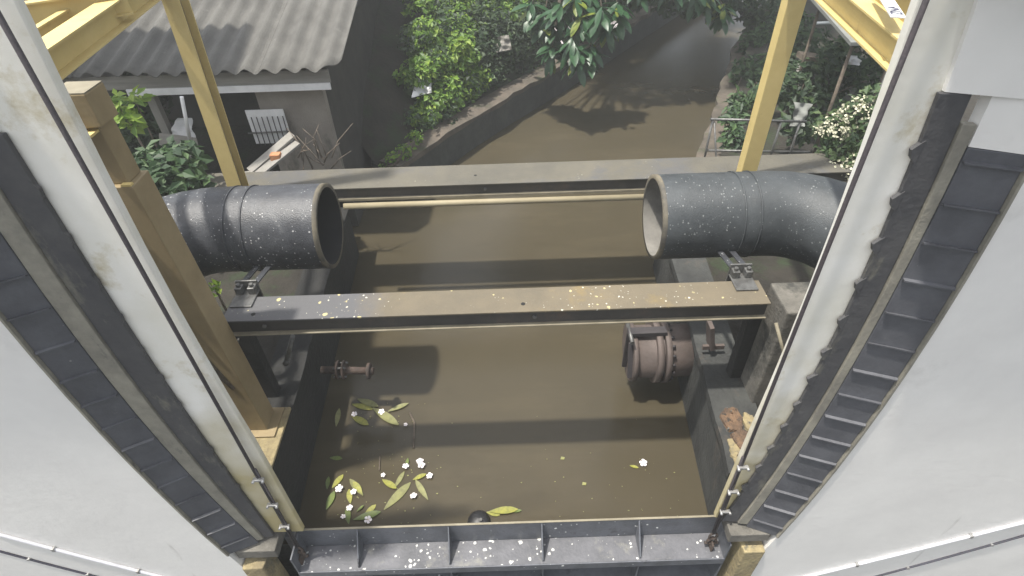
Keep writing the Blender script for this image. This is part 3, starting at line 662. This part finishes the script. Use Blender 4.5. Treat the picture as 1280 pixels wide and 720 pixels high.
# things stacked against it
for k, (p0, p1, Y0, Y1, wd, lab) in enumerate((((312, 214), (366, 168), 6.2, 6.6, .16, 'grey weathered plank leaning below the window bars, upper one'),
                                              ((318, 222), (372, 178), 6.05, 6.5, .14, 'grey weathered plank leaning below the window bars, lower one'))):
    a, b = at(*p0, Y=Y0), at(*p1, Y=Y1)
    tag(MB().bar(a, b, wd, .03).build('plank', 'weathered_timber', None, .004), lab, 'plank', 'planks by the house')
a = at(345, 196, Y=6.3)
tag(MB().box(a-Vector((.06, .05, .045)), a+Vector((.06, .05, .045))).build('clay_brick', 'orange_brick', None, .008), 'orange clay brick lying by the grey planks', 'brick')
a, b = at(227, 121, Y=6.5), at(238, 178, Y=6.5)
tag(MB().tube([a, b], .022, 8).build('white_pole', 'white_sheet'), 'thin white pole leaning under the corrugated roof', 'pole')
def cloth(name, corners, mat, lab, cat, n=10, amp=.04, seed=1):
    r = random.Random(seed); c = [Vector(q) for q in corners]; vs, fs = [], []
    ph = [r.uniform(0, 6) for _ in range(4)]
    for j in range(n+1):
        for i in range(n+1):
            u, v = i/n, j/n
            p = c[0]*(1-u)*(1-v)+c[1]*u*(1-v)+c[2]*u*v+c[3]*(1-u)*v
            p += Vector((0, -1, .3))*amp*(math.sin(7*u+ph[0])*math.cos(5*v+ph[1])+.5*math.sin(13*v+ph[2]+4*u))
            vs.append(p)
    nn = len(vs); nrm = (c[1]-c[0]).cross(c[3]-c[0]).normalized()*.012
    vs += [v+nrm for v in vs]
    for j in range(n):
        for i in range(n):
            k = j*(n+1)+i; fs += [(k, k+1, k+n+2, k+n+1), (nn+k, nn+k+n+1, nn+k+n+2, nn+k+1)]
    return tag(MB().add(vs, fs, True).build(name, mat), lab, cat)
cloth('tarpaulin', [at(212, 172, Y=6.9), at(246, 180, Y=6.9), at(240, 148, Y=7.1), at(222, 148, Y=7.1)], 'white_sheet', 'crumpled white sheet hanging behind the left yellow post', 'sheet', seed=3)
cloth('tarpaulin', [at(198, 215, Y=6.6), at(252, 205, Y=6.6), at(246, 172, Y=6.8), at(200, 166, Y=6.8)], 'fascia_wood', 'grey fibre board leaning behind the leafy bush', 'board', amp=.01, seed=4)
cloth('tarpaulin', [at(250, 246, Y=5.95), at(330, 232, Y=5.95), at(330, 212, Y=6.2), at(285, 218, Y=6.2)], 'fascia_wood', 'pale concrete-coloured slab lying behind the left pipe', 'slab', amp=.01, seed=5)
cn = thing('shade_frame', 'unseen flat sheet on posts, added to shade the house roof', 'canopy', (-5.2, 6.6, .93))
box('shade_sheet', (-6.4, 5.95, 5.5), (-4.02, 7.5, 5.55), 'grey_roof', cn)  # out-of-view sheet added to cast the shadow on the house roof
for x, y in ((-6.3, 6.1), (-6.3, 7.3), (-5.9, 6.1)): box('post', (x-.04, y-.04, .73), (x+.04, y+.04, 5.499), 'yellow_paint', cn)
# dry sticks heaped under the window
tr = random.Random(77)
for k in range(14):
    a = at(tr.uniform(372, 415), tr.uniform(195, 216), Y=6.35); b = a+Vector((tr.uniform(-.3, .3), tr.uniform(-.05, .25), tr.uniform(.1, .45)))
    if k == 0: tg = thing('stick_heap', 'heap of thin dark dry sticks against the brown house wall', 'sticks', (a.x, a.y, .93))
    MB().tube([a, (a+b)/2+Vector((tr.uniform(-.06, .06), 0, tr.uniform(-.05, .05))), b], .010, 5, r1=.004).build('stick', 'bark', tg)
# tall slit wall at the side inlet
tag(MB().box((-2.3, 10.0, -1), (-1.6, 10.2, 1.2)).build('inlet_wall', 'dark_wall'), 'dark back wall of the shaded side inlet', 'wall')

# ================================================================== VEGETATION
def leaf_quads(mb, p, nrm, size, r, asp=.6):
    nrm = nrm.normalized(); a = nrm.orthogonal().normalized(); q = nrm.cross(a); an = r.uniform(0, 6.28)
    d = a*math.cos(an)+q*math.sin(an); s = nrm.cross(d)
    k = len(mb.v)
    mb.v += [p, p+d*size*.5+s*size*asp*.5+nrm*size*.08, p+d*size-nrm*size*.12, p+d*size*.5-s*size*asp*.5+nrm*size*.08]
    mb.f.append((k, k+1, k+2, k+3)); mb.sm.append(False)
def rv(r): return Vector((r.gauss(0, 1), r.gauss(0, 1), r.gauss(0, 1)))
def foliage(name, mat, clumps, n, size, seed, parent=None, up=(0, -.4, .9), asp=.6, spread=.8):
    """clumps: (centre, (rx,ry,rz)) ; leaves on and in each clump"""
    r = random.Random(seed); mb = MB()
    vol = [c[1][0]*c[1][1]*c[1][2] for c in clumps]; w8 = [v**.66 for v in vol]; tot = sum(w8)
    for (c, rr), ww in zip(clumps, w8):
        for _ in range(int(n*ww/tot)):
            d = rv(r).normalized(); k = r.uniform(.35, 1.0)**.5
            p = Vector(c)+Vector((d.x*rr[0], d.y*rr[1], d.z*rr[2]))*k
            leaf_quads(mb, p, d*.7+Vector(up)+rv(r)*spread*.6, size*r.choice((.5, .7, .9, 1.0, 1.2, 1.5))*r.uniform(.85, 1.15), r, asp*r.uniform(.6, 1.25))
    return mb.build(name, mat, parent)
# creeper over the far-left bank
vr = random.Random(11)
def bank_pt(s):
    L = 0
    for i in range(len(bank_line)-1):
        a, b = Vector((*bank_line[i], 0)), Vector((*bank_line[i+1], 0)); l = (b-a).length
        if s <= L+l: return a+(b-a)*((s-L)/l), (b-a).normalized()
        L += l
    return b, (b-a).normalized()
cl, cd, clime = [], [], []
for i in range(430):
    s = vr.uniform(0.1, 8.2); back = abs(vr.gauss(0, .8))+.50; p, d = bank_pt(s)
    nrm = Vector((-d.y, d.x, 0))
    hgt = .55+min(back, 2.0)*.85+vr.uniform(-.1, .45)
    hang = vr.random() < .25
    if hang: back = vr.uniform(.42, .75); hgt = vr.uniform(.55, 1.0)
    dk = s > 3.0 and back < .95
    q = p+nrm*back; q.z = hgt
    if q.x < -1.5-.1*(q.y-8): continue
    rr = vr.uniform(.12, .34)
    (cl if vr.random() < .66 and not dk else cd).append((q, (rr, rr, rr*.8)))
for i in range(14):
    s = vr.uniform(.3, 3.4); p, d = bank_pt(s); q = p+Vector((-d.y, d.x, 0))*vr.uniform(.45, 1.3); q.z = vr.uniform(.7, 2.0)
    if q.x < -1.45-.1*(q.y-8): continue
    clime.append((q, (.13, .13, .16)))
vn = thing('creeper', 'dense bright green creeper covering the bank behind the concrete kerb', 'creeper', (-0.8, 10, .55))
k = foliage('foliage', 'vine_leaf', cl, 30000, .085, 21, vn); k['kind'] = 'stuff'
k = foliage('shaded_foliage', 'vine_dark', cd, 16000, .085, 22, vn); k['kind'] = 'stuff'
k = foliage('fresh_foliage', 'lime_leaf', clime, 1500, .085, 23, vn); k['kind'] = 'stuff'
# mound of earth beneath the creeper
mm = MB(); rows = []
for i in range(22):
    s = i*.5; p, d = bank_pt(s); nrm = Vector((-d.y, d.x, 0))
    for back, h in ((.38, .48), (.6, .75), (1.2, 1.35), (2.2, 2.0), (3.8, 2.3), (6, 2.3)):
        q = p+nrm*back; mm.v.append(Vector((q.x, q.y, h+vr.uniform(-.08, .08))))
for i in range(21):
    for j in range(5):
        a = i*6+j; mm.f.append((a, a+6, a+7, a+1)); mm.sm.append(True)
tag(mm.build('bank_mound', 'soil'), kind='structure')
tag(cloth('rubbish_bag', [at(515, 122, Y=9.3), at(540, 116, Y=9.4), at(538, 94, Y=9.6), at(520, 96, Y=9.6)], 'white_sheet', 'torn white plastic bag caught in the creeper', 'plastic bag', amp=.05, seed=8))
tag(cloth('rubbish_bag', [at(620, 66, Y=11.0), at(640, 62, Y=11.0), at(636, 44, Y=11.2), at(622, 46, Y=11.2)], 'fascia_wood', 'grey stone showing between the creeper and the plumeria', 'stone', amp=.05, seed=9))
# plumeria
def leaf_mesh(name, L, W, mat, fold=.12, droop=.25, n=7):
    vs, fs = [], []
    for i in range(n+1):
        u = i/n; wd = W*math.sin(math.pi*min(1, u*.97+.02))**.75*(0.75+.5*u)*.5 if 0 < i < n else .004
        z = -droop*L*u*u
        vs += [(-wd, u*L, z+fold*wd*2), (0, u*L, z), (wd, u*L, z+fold*wd*2)]
    for i in range(n):
        k = i*3; fs += [(k, k+1, k+4, k+3), (k+1, k+2, k+5, k+4)]
    me = bpy.data.meshes.new(name); me.from_pydata(vs, [], fs); me.materials.append(M[mat])
    for p in me.polygons: p.use_smooth = True
    return me
def flower_mesh(name, R=.036, heart=True):
    vs, fs, mi = [], [], []
    for k in range(5):
        a = k*2*math.pi/5; base = len(vs)
        prof = [(0, 0, 0), (.42, .30, .1), (.78, .50, .16), (1.0, .24, .12), (1.0, -.10, .10), (.74, -.36, .14), (.4, -.26, .08)]
        for x, y, z in prof:
            vs.append((R*(x*math.cos(a)-y*math.sin(a)), R*(x*math.sin(a)+y*math.cos(a)), R*z+.002*k))
        fs.append(tuple(base+i for i in range(7))); mi.append(0)
    base = len(vs)
    for k in range(6):
        a = k*math.pi/3; vs.append((R*.17*math.cos(a), R*.17*math.sin(a), R*.16+.008))
    fs.append(tuple(base+i for i in range(6))); mi.append(1)
    me = bpy.data.meshes.new(name); me.from_pydata(vs, [], fs); me.materials.append(M['petal']); me.materials.append(M['petal_heart'])
    for p, m_ in zip(me.polygons, mi): p.material_index = m_
    return me
PL = [leaf_mesh('plumeria_leaf', .34, .115, 'plumeria_leaf'), leaf_mesh('plumeria_leaf_b', .30, .10, 'plumeria_leaf', droop=.45), leaf_mesh('plumeria_leaf_c', .30, .10, 'plumeria_leaf_yellow', droop=.15)]
FL = flower_mesh('plumeria_flower', .042)
pr_ = random.Random(5)
tree = thing('plumeria_tree', 'plumeria tree with large leaves and white flowers hanging over the canal', 'tree', (0.4, 13.6, .5))
to = Vector(tree.location)
tips = [at(x, y, Y=Y) for x, y, Y in ((700, 8, 10.6), (728, 22, 10.4), (752, 12, 10.3), (715, 50, 10.2), (738, 58, 10.3), (695, 35, 10.8), (772, 6, 10.6), (735, -12, 10.8), (885, -8, 11.5), (905, 8, 11.6), (870, -14, 11.4), (800, -25, 11.2), (840, -25, 11.3), (680, 20, 10.9), (760, 28, 10.5), (720, -5, 10.6), (690, 60, 10.6), (665, 5, 11.0), (722, 66, 10.2))]
fork = Vector((1.6, 13.4, 3.6))
MB().tube([(0.4, 13.6, .45), (0.7, 13.3, 1.8), fork], .13, 10, r1=.08).build('trunk', 'bark', tree)
for q in tips:
    mid = (fork+q)/2+Vector((0, 0, .45)); MB().tube([fork, mid, q], .03, 7, r1=.012).build('limb', 'bark', tree)
    for k in range(26):
        me = PL[pr_.choice((0, 0, 0, 1, 1, 1, 1, 2))]; az = k*2*math.pi*.382+pr_.uniform(-.3, .3)
        set_obj('leaf', me, tree, q-to+Vector((0, 0, -.010*k+.05)), (pr_.uniform(-.85, .1), pr_.uniform(-.3, .3), az), pr_.uniform(.85, 1.35))
for x, y, Y in ((767, 29, 10.0), (694, 37, 10.2), (702, 53, 10.0), (711, 35, 10.1), (770, 33, 10.02)):
    set_obj('flower', FL, tree, at(x, y, Y=Y)-to, (.9, pr_.uniform(-.3, .3), pr_.uniform(0, 6)), 1.25 if x > 760 else .8)
# bush behind the left column
def bush(name, lab, cat, base, clumps, mat, n, size, seed, dense_mat=None, flowers=None):
    t = thing(name, lab, cat, base)
    r = random.Random(seed)
    for c, rr in clumps[:8]: MB().tube([Vector(base), (Vector(base)+Vector(c))/2+rv(r)*.05, Vector(c)], .018, 6, r1=.006).build('stem', 'bark', t)
    foliage('foliage', mat, clumps, n, size, seed, t)
    if flowers:
        mb = MB()
        for _ in range(flowers):
            c, rr = r.choice(clumps[:2]+clumps[5:8]+clumps[:1]); d = rv(r).normalized(); d.y = -abs(d.y); d.z = abs(d.z)*.8
            p = Vector(c)+Vector((d.x*rr[0], d.y*rr[1], d.z*rr[2]))*1.05
            for _k in range(9): leaf_quads(mb, p+rv(r)*.022, rv(r)+Vector((0, -.5, .8)), .038, r, .8)
        mb.build('blossom', 'blossom_cream', t)
    return t
lc = [(at(x, y, Y=Y), (s, s, s*.8)) for x, y, Y, s in ((190, 205, 5.6, .22), (215, 215, 5.5, .25), (232, 200, 5.7, .22), (205, 235, 5.3, .24), (235, 235, 5.4, .22), (180, 230, 5.3, .2), (222, 190, 5.9, .16))]
bush('leafy_bush', 'leafy green bush between the ochre column and the slim left post', 'bush', (-3.7, 5.5, .74), lc, 'bush_leaf', 900, .11, 31)
lc = [(at(x, y, Y=Y), (s, s, s)) for x, y, Y, s in ((150, 135, 6.2, .16), (160, 150, 6.2, .12), (170, 128, 6.4, .12))]
bush('leafy_bush', 'small lime green plant beside the cap of the ochre column', 'bush', (-4.3, 6.2, .74), lc, 'lime_leaf', 110, .12, 32)
lc = [(at(x, y, Y=Y), (s, s, s*1.2)) for x, y, Y, s in ((175, 150, 7.3, .35), (190, 175, 7.1, .3), (160, 190, 6.8, .3), (180, 120, 7.6, .3))]
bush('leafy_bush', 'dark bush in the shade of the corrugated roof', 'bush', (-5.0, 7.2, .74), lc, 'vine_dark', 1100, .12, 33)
lc = [(at(x, y, Y=Y), (s, s, s)) for x, y, Y, s in ((264, 368, 3.45, .06), (258, 384, 3.4, .05), (268, 358, 3.5, .045))]
bush('weed', 'small bright green weed at the left end of the near beam', 'weed', (-2.42, 3.4, 1.4), lc, 'lime_leaf', 70, .05, 34)
lc = [(at(x, y, Y=Y), (s, s, s)) for x, y, Y, s in ((158, 290, 2.9, .05), (153, 275, 2.95, .05), (222, 395, 2.85, .045))]
bush('weed', 'thin weed growing between the left pier and the ochre column', 'weed', (-2.2, 2.85, 1.4), lc, 'bush_leaf', 60, .05, 35)
# right bank growth
lc = [(at(x, y, Y=Y), (s, s, s)) for x, y, Y, s in ((1040, 160, 6.2, .22), (1070, 145, 6.2, .25), (1095, 130, 6.2, .22), (1060, 185, 6.0, .26), (1085, 175, 5.9, .24), (1075, 210, 5.7, .22), (1050, 215, 5.8, .2), (1070, 240, 5.6, .16), (1100, 160, 6.0, .2), (1035, 195, 6.0, .16))]
bush('flowering_shrub', 'loose shrub dotted with cream blossoms beside the right pier', 'shrub', (4.0, 6.0, .72), lc, 'shrub_pale', 1900, .075, 41, flowers=120)
lc = [(at(x, y, Y=Y), (s, s, s*.9)) for x, y, Y, s in ((1005, 105, 8.6, .4), (1040, 90, 8.8, .42), (1020, 130, 8.2, .36), (1065, 70, 9.2, .4), (985, 90, 9.6, .35), (1095, 95, 8.3, .36), (1010, 60, 10.2, .4), (1000, 160, 7.5, .25))]
bush('leafy_bush', 'dark green bush on the right bank behind the metal railing', 'bush', (4.6, 8.6, .72), lc, 'vine_dark', 2900, .11, 42)
lc = [(at(x, y, Y=Y), (s, s, s*1.1)) for x, y, Y, s in ((938, 60, 12.6, .3), (948, 35, 14.0, .35), (930, 90, 10.8, .25), (962, 50, 12.8, .35), (955, 90, 10.4, .3), (970, 20, 14.5, .4), (925, 130, 9.0, .2), (915, 145, 8.6, .18), (920, 175, 7.9, .2), (945, 120, 9.3, .2), (985, 118, 8.8, .2), (1000, 35, 11.2, .28), (918, 155, 8.2, .15))]
bush('reed_grass', 'light green grassy weeds at the water edge behind the right post', 'weeds', (3.6, 8.6, .5), lc, 'bush_leaf', 3400, .11, 43)
lc = [(at(x, y, Y=Y), (s, s, s)) for x, y, Y, s in ((490, 200, 8.0, .12), (478, 212, 7.9, .08), (505, 190, 8.1, .14), (520, 170, 8.4, .12))]
bush('weed', 'weeds on the near tip of the concrete kerb', 'weed', (-1.75, 7.9, .6), lc, 'vine_leaf', 330, .06, 44)
lc = [(at(x, y, Y=Y), (s, s, s*.8)) for x, y, Y, s in ((800, -14, 13.0, .5), (840, -8, 13.4, .5), (880, -6, 13.6, .5), (915, -4, 13.8, .5), (945, 6, 14.0, .5), (820, -25, 13.6, .6), (770, -20, 12.8, .4), (900, 10, 14.5, .35), (865, 6, 14.2, .3))]
bush('overhanging_bush', 'dark foliage hanging over the water at the top edge of the canal view', 'bush', (7.0, 14.6, .72), lc, 'vine_dark', 3600, .14, 45)
# canopy trees farther up the canal (seen in the water)
def tree_far(lab, x, y, cx, cy, h, rr, seed):
    r = random.Random(seed); t = thing('canal_tree', lab, 'tree', (x, y, .4)); top = Vector((cx, cy, h))
    MB().tube([(x, y, .3), (x*.7+cx*.3, y*.7+cy*.3, h*.5), top], .22, 9, r1=.07).build('trunk', 'bark', t)
    cs = []
    for _ in range(20):
        d = rv(r).normalized(); cs.append((top+Vector((d.x*rr, d.y*rr, abs(d.z)*1.6+.2)), (rr*.42, rr*.42, rr*.3)))
    for c, _ in cs[:7]: MB().tube([top-Vector((0, 0, .9)), c], .07, 6, r1=.02).build('limb', 'bark', t)
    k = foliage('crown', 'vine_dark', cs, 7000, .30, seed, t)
tree_far('tall shade tree on the left bank leaning over the canal', 0.6, 15.5, 1.7, 13.8, 5.4, 2.3, 51)
tree_far('tall shade tree on the right bank leaning over the canal', 9.6, 17.0, 5.2, 15.2, 5.6, 2.4, 52)
tree_far('shade tree on the right bank beyond the flowering shrub', 6.5, 10.5, 4.4, 9.8, 6.0, 1.2, 54)
tree_far('tall shade tree standing where the canal bends away', 4.5, 24.5, 5.0, 22.5, 5.0, 3.2, 53)
for k, (x, y, h, rr, wd) in enumerate(((0, 23, 3.6, 2.8, 'leftmost'), (9.5, 26.0, 4.2, 3.2, 'second from the right'), (14, 24, 4.0, 3.0, 'rightmost'), (6.5, 29, 6.5, 4.0, 'tallest'))):
    tree_far('dense round tree closing the far canal end, %s of four' % wd, x, y, x, y, h, rr, 60+k)

# ================================================================== RIGHT BANK THINGS
rl = thing('metal_railing', 'thin grey metal railing on the right bank behind the pipe', 'railing', (3.4, 7, .72))
MB().tube([at(888, 149, Y=7.0), at(1008, 152, Y=7.0)], .018, 8).build('top_rail', 'dull_steel', rl)
MB().tube([at(884, 188, Y=7.0), at(1012, 190, Y=7.0)], .016, 8).build('lower_rail', 'dull_steel', rl)
for px in (891, 977, 1001):
    a = at(px, 150, Y=7.0); MB().tube([a, (a.x, 7.0, .6)], .016, 8).build('post', 'dull_steel', rl)
a = at(893, 152, Y=7.0); MB().tube([a, (a.x+.16, 6.7, .6)], .012, 6).build('stay', 'dull_steel', rl)
cloth('crumpled_sheet', [at(988, 158, Y=7.3), at(1004, 158, Y=7.3), at(1014, 130, Y=7.5), at(994, 128, Y=7.5)], 'grey_roof', 'crumpled pale grey sheet caught on the right railing', 'sheet', amp=.05, seed=12)
gs = thing('grey_roof', 'plain grey roof sheet jutting out at the upper right', 'roof', (4.2, 6.9, 2.55))
cs = [at(1012, -6, Z=2.62), at(1064, 53, Z=2.55), at(1135, 52, Z=2.55), at(1150, -6, Z=2.62)]
MB().add([*cs, *[c-Vector((0, 0, .04)) for c in cs]], [(0,1,2,3),(7,6,5,4),(0,4,5,1),(1,5,6,2),(2,6,7,3),(3,7,4,0)]).build('sheet', 'grey_roof', gs)
for c in (cs[1]+Vector((.12, .15, 0)), cs[2]+Vector((-.05, .1, 0)), cs[0]+Vector((.15, -.1, 0))): MB().tube([c-Vector((0, 0, .041)), (c.x, c.y, .6)], .022, 8).build('post', 'bark', gs)
for k, (a, b, Y, lab) in enumerate((((1004, 75), (996, 118), 9.0, 'left one of two pale stumps on the right bank'), ((1020, 80), (1008, 116), 9.0, 'right one of two pale stumps on the right bank'))):
    tag(MB().tube([at(*a, Y=Y), at(*b, Y=Y-.1), Vector((at(*b, Y=Y-.1).x, Y-.1, .6))], .07, 9, r1=.09).build('tree_stump', 'weathered_timber'), lab, 'stump', 'stumps on the right bank')
tag(MB().bar(at(1000, 70, Y=9.0), at(1030, 74, Y=9.0), .26, .08).build('timber_board', 'bark'), 'brown board lying across the two pale stumps', 'board')
tag(MB().tube([at(1018, 29, Y=10.5), at(1046, 28, Y=10.5)], .025, 8).build('white_rod', 'sign_white'), 'thin white rod on the far right bank', 'rod')
cloth('rubbish_bag', [at(1056, 80, Y=8.0), at(1074, 82, Y=8.0), at(1072, 70, Y=8.1), at(1060, 70, Y=8.1)], 'white_sheet', 'small white plastic bag under the grey roof', 'plastic bag', amp=.05, seed=14)
ring = thing('wire_hoop', 'thin pale wire hoop near the right pier edge', 'hoop', at(1111, 68, Y=6.5))
cc = at(1111, 68, Y=6.5)
MB().tube([cc+Vector((.10*math.cos(a), .05*math.sin(a), .045*math.sin(a))) for a in [i*math.pi/8 for i in range(17)]], .008, 6, caps=False).build('hoop', 'sign_white', ring)
MB().tube([cc+Vector((.06, 0, -.03)), Vector((cc.x+.06, cc.y, .7))], .01, 6).build('stake', 'dull_steel', ring)

# ================================================================== THINGS ON THE WATER
fl = thing('black_float', 'black round float bobbing against the gate', 'float', (-0.35, 2.45, 0))
fc = Vector((-0.36, 2.405, -.015)); FR = .105
vs, fs = [], []
for j in range(9):
    ph = -math.pi/2+math.pi*j/8
    for i in range(18):
        a = i*2*math.pi/18; vs.append(fc+Vector((FR*math.cos(ph)*math.cos(a), FR*math.cos(ph)*math.sin(a), FR*.75*math.sin(ph)+.015)))
for j in range(8):
    for i in range(18):
        fs.append((j*18+i, j*18+(i+1) % 18, (j+1)*18+(i+1) % 18, (j+1)*18+i))
MB().add(vs, fs, True).build('ball', 'float_black', fl)
cyl('eyelet', fc+Vector((.02, -.02, .09)), fc+Vector((.02, -.02, .105)), .014, 'dull_steel', fl, 8)
LG = leaf_mesh('floating_leaf_green', .30, .075, 'float_leaf_green', fold=.05, droop=.0)
LY = leaf_mesh('floating_leaf_yellow', .28, .075, 'float_leaf_yellow', fold=.05, droop=.0)
LO = leaf_mesh('floating_leaf_olive', .31, .07, 'float_leaf_olive', fold=.06, droop=.0)
LT = {'g': (LG, 'green'), 'y': (LY, 'yellow'), 'o': (LO, 'olive')}
# (stem end px, tip px, kind, label)
FLOATERS = [((420, 533), (424, 511), 'o', 'olive leaf floating at the edge of the left wall shadow, beside the yellow-green pair'),
 ((440, 505), (468, 512), 'y', 'yellow leaf floating by the twig, upper of the pair'), ((440, 520), (462, 532), 'y', 'yellow leaf with brown spots floating by the twig, lower of the pair'),
 ((447, 499), (472, 508), 'o', 'pale olive leaf floating behind the yellow pair'), ((466, 510), (497, 531), 'o', 'long olive leaf floating beside the twig'), ((485, 515), (510, 505), 'o', 'narrow leaf pointing right under the beam shadow'),
 ((412, 572), (428, 573), 'g', 'small green leaf floating just below the shadow band, far left'), ((415, 610), (430, 592), 'y', 'yellow-green leaf nearest the left wall, upper'),
 ((408, 637), (418, 614), 'g', 'green leaf pointing up nearest the left wall, lower'), ((409, 612), (411, 596), 'g', 'thin green leaf tight against the left wall shadow'),
 ((454, 620), (438, 600), 'o', 'olive leaf between two pink-white flowers'), ((453, 618), (441, 602), 'y', 'yellow leaf folded over the olive one near the left flowers'),
 ((438, 629), (436, 610), 'y', 'narrow yellow leaf in the lower left group'), ((436, 655), (434, 634), 'g', 'upright green leaf close to the gate, left'),
 ((455, 645), (471, 630), 'y', 'yellow leaf pointing up right above the gate edge'), ((442, 650), (476, 640), 'g', 'dark green leaf under the yellow leaf near the gate'),
 ((446, 640), (455, 632), 'g', 'short dark green leaf beside the white flower near the gate'), ((478, 600), (497, 612), 'y', 'yellow leaf with brown stem in the middle group'),
 ((480, 637), (512, 604), 'o', 'large pale leaf lying diagonally in the middle group'), ((493, 610), (505, 590), 'o', 'olive leaf crossing behind the large pale leaf'),
 ((516, 600), (534, 592), 'y', 'yellow leaf beside the right flower of the middle group'), ((535, 625), (520, 601), 'o', 'pale leaf lying right of the large pale leaf'), ((508, 585), (510, 573), 'g', 'short green leaf above the middle group'),
 ((612, 640), (650, 637), 'y', 'long yellow leaf floating beside the black float'), ((608, 640), (626, 644), 'y', 'short yellow leaf touching the black float'),
 ((787, 582), (799, 585), 'y', 'lone yellow leaf floating right of the middle'), ((640, 640), (652, 638), 'g', 'small leaf at the gate edge right of the black float')]
for i, (a, b, k, lab) in enumerate(FLOATERS):
    p, q = at(*a, Z=.008), at(*b, Z=.008); d = q-p; L = max(d.length, .05)
    me, cn = LT[k]
    o = set_obj('floating_leaf', me, None, (p.x, p.y, .006+.0025*(i % 6)), (0, rnd.uniform(-.15, .15), math.atan2(d.y, d.x)-math.pi/2), (min(L/.3, 1.1)*rnd.uniform(.8, 1.25)+.12, L/.3, 1))
    tag(o, lab, 'leaf', 'plumeria leaves floating above the gate')
FLOWERS = [((443, 518), 'white flower on the yellow pair of leaves under the beam'), ((477, 515), 'half sunk white flower beside the twig, upper'), ((507, 531), 'small white flower at the tip of the twig'), ((424, 611), 'white flower nearest the left wall shadow'),
 ((442, 615), 'pinkish flower right of the leftmost white flower'), ((437, 635), 'white flower low in the left group'), ((429, 646), 'small dull flower just above the gate edge'), ((460, 650), 'white flower floating tight against the gate plate'), ((507, 583), 'white flower above the middle group, left'),
 ((525, 577), 'white flower above the middle group, upper of a touching pair'), ((527, 582), 'white flower above the middle group, lower of a touching pair'), ((537, 595), 'white flower farthest right of the middle group'), ((517, 620), 'white flower below the middle group'), ((479, 594), 'faded flower left of the middle group'),
 ((804, 579), 'lone white flower right of the middle of the canal')]
for i, (q, lab) in enumerate(FLOWERS):
    p = at(*q, Z=.02)
    o = set_obj('plumeria_flower', FL, None, (p.x, p.y, .022), (rnd.uniform(-.2, .2), rnd.uniform(-.2, .2), rnd.uniform(0, 6)), rnd.uniform(.7, .92)*(.6 if 'small' in lab or 'faded' in lab else 1))
    tag(o, lab, 'flower', 'fallen flowers on the water')
tw = [at(x, y, Z=.012) for x, y in ((512, 516), (518, 528), (517, 560))]
tag(MB().tube(tw, .010, 6).build('twig', 'bark'), 'thin dark curved twig floating by the leaves', 'twig')
tw = [at(x, y, Z=.012) for x, y in ((475, 570), (474, 588))]
tag(MB().tube(tw, .006, 6).build('twig', 'bark'), 'short straight stalk floating above the middle group', 'twig')
for (x, y), lab in (((703, 573), 'tiny dark scrap floating in the middle of the canal'), ((730, 605), 'tiny pale scrap floating right of the middle')):
    p = at(x, y, Z=.006); tag(MB().add([p+Vector(v) for v in ((-.02, -.01, 0), (.015, -.015, .004), (.025, .012, 0), (-.01, .018, .006))], [(0, 1, 2, 3)]).build('leaf_scrap', 'float_leaf_olive'), lab, 'leaf scrap')

sr = random.Random(91); mb = MB()
for _ in range(150):
    if sr.random() < .6: p = at(sr.gauss(470, 40), sr.uniform(495, 652), Z=.003)
    else: p = Vector((sr.uniform(-1.6, 1.5), 2.28+abs(sr.gauss(0, .5)), .003))
    if p.y < 2.275 or abs(p.x) > 1.65: continue
    w_ = sr.uniform(.002, .008); a = sr.uniform(0, 6.28)
    k0 = [p+Vector((w_*sr.uniform(.5, 1.6)*math.cos(a+q*1.571), w_*sr.uniform(.5, 1.2)*math.sin(a+q*1.571), 0)) for q in range(4)]
    mb.add(k0+[v+Vector((0, 0, .003)) for v in k0], [(4, 5, 6, 7), (0, 1, 5, 4), (1, 2, 6, 5), (2, 3, 7, 6), (3, 0, 4, 7)])
tag(mb.build('floating_specks', 'float_leaf_olive'), 'tiny crumbs of plant litter scattered on the muddy water', 'litter', kind='stuff')

# ================================================================== HAZE
hz = MB().box((-46, -12, -2.4), (66, 97, 11.5)).build('haze', 'white_sheet')
hm = bpy.data.materials.new('haze'); hm.use_nodes = True
hn = hm.node_tree.nodes; hn.remove(hn['Principled BSDF'])
pv = hn.new('ShaderNodeVolumePrincipled'); pv.inputs['Density'].default_value = 0.0065; pv.inputs['Color'].default_value = (0.93, 0.95, 0.93, 1); pv.inputs['Anisotropy'].default_value = 0.2
hm.node_tree.links.new(pv.outputs[0], hn['Material Output'].inputs['Volume'])
hz.data.materials.clear(); hz.data.materials.append(hm); tag(hz, kind='stuff')
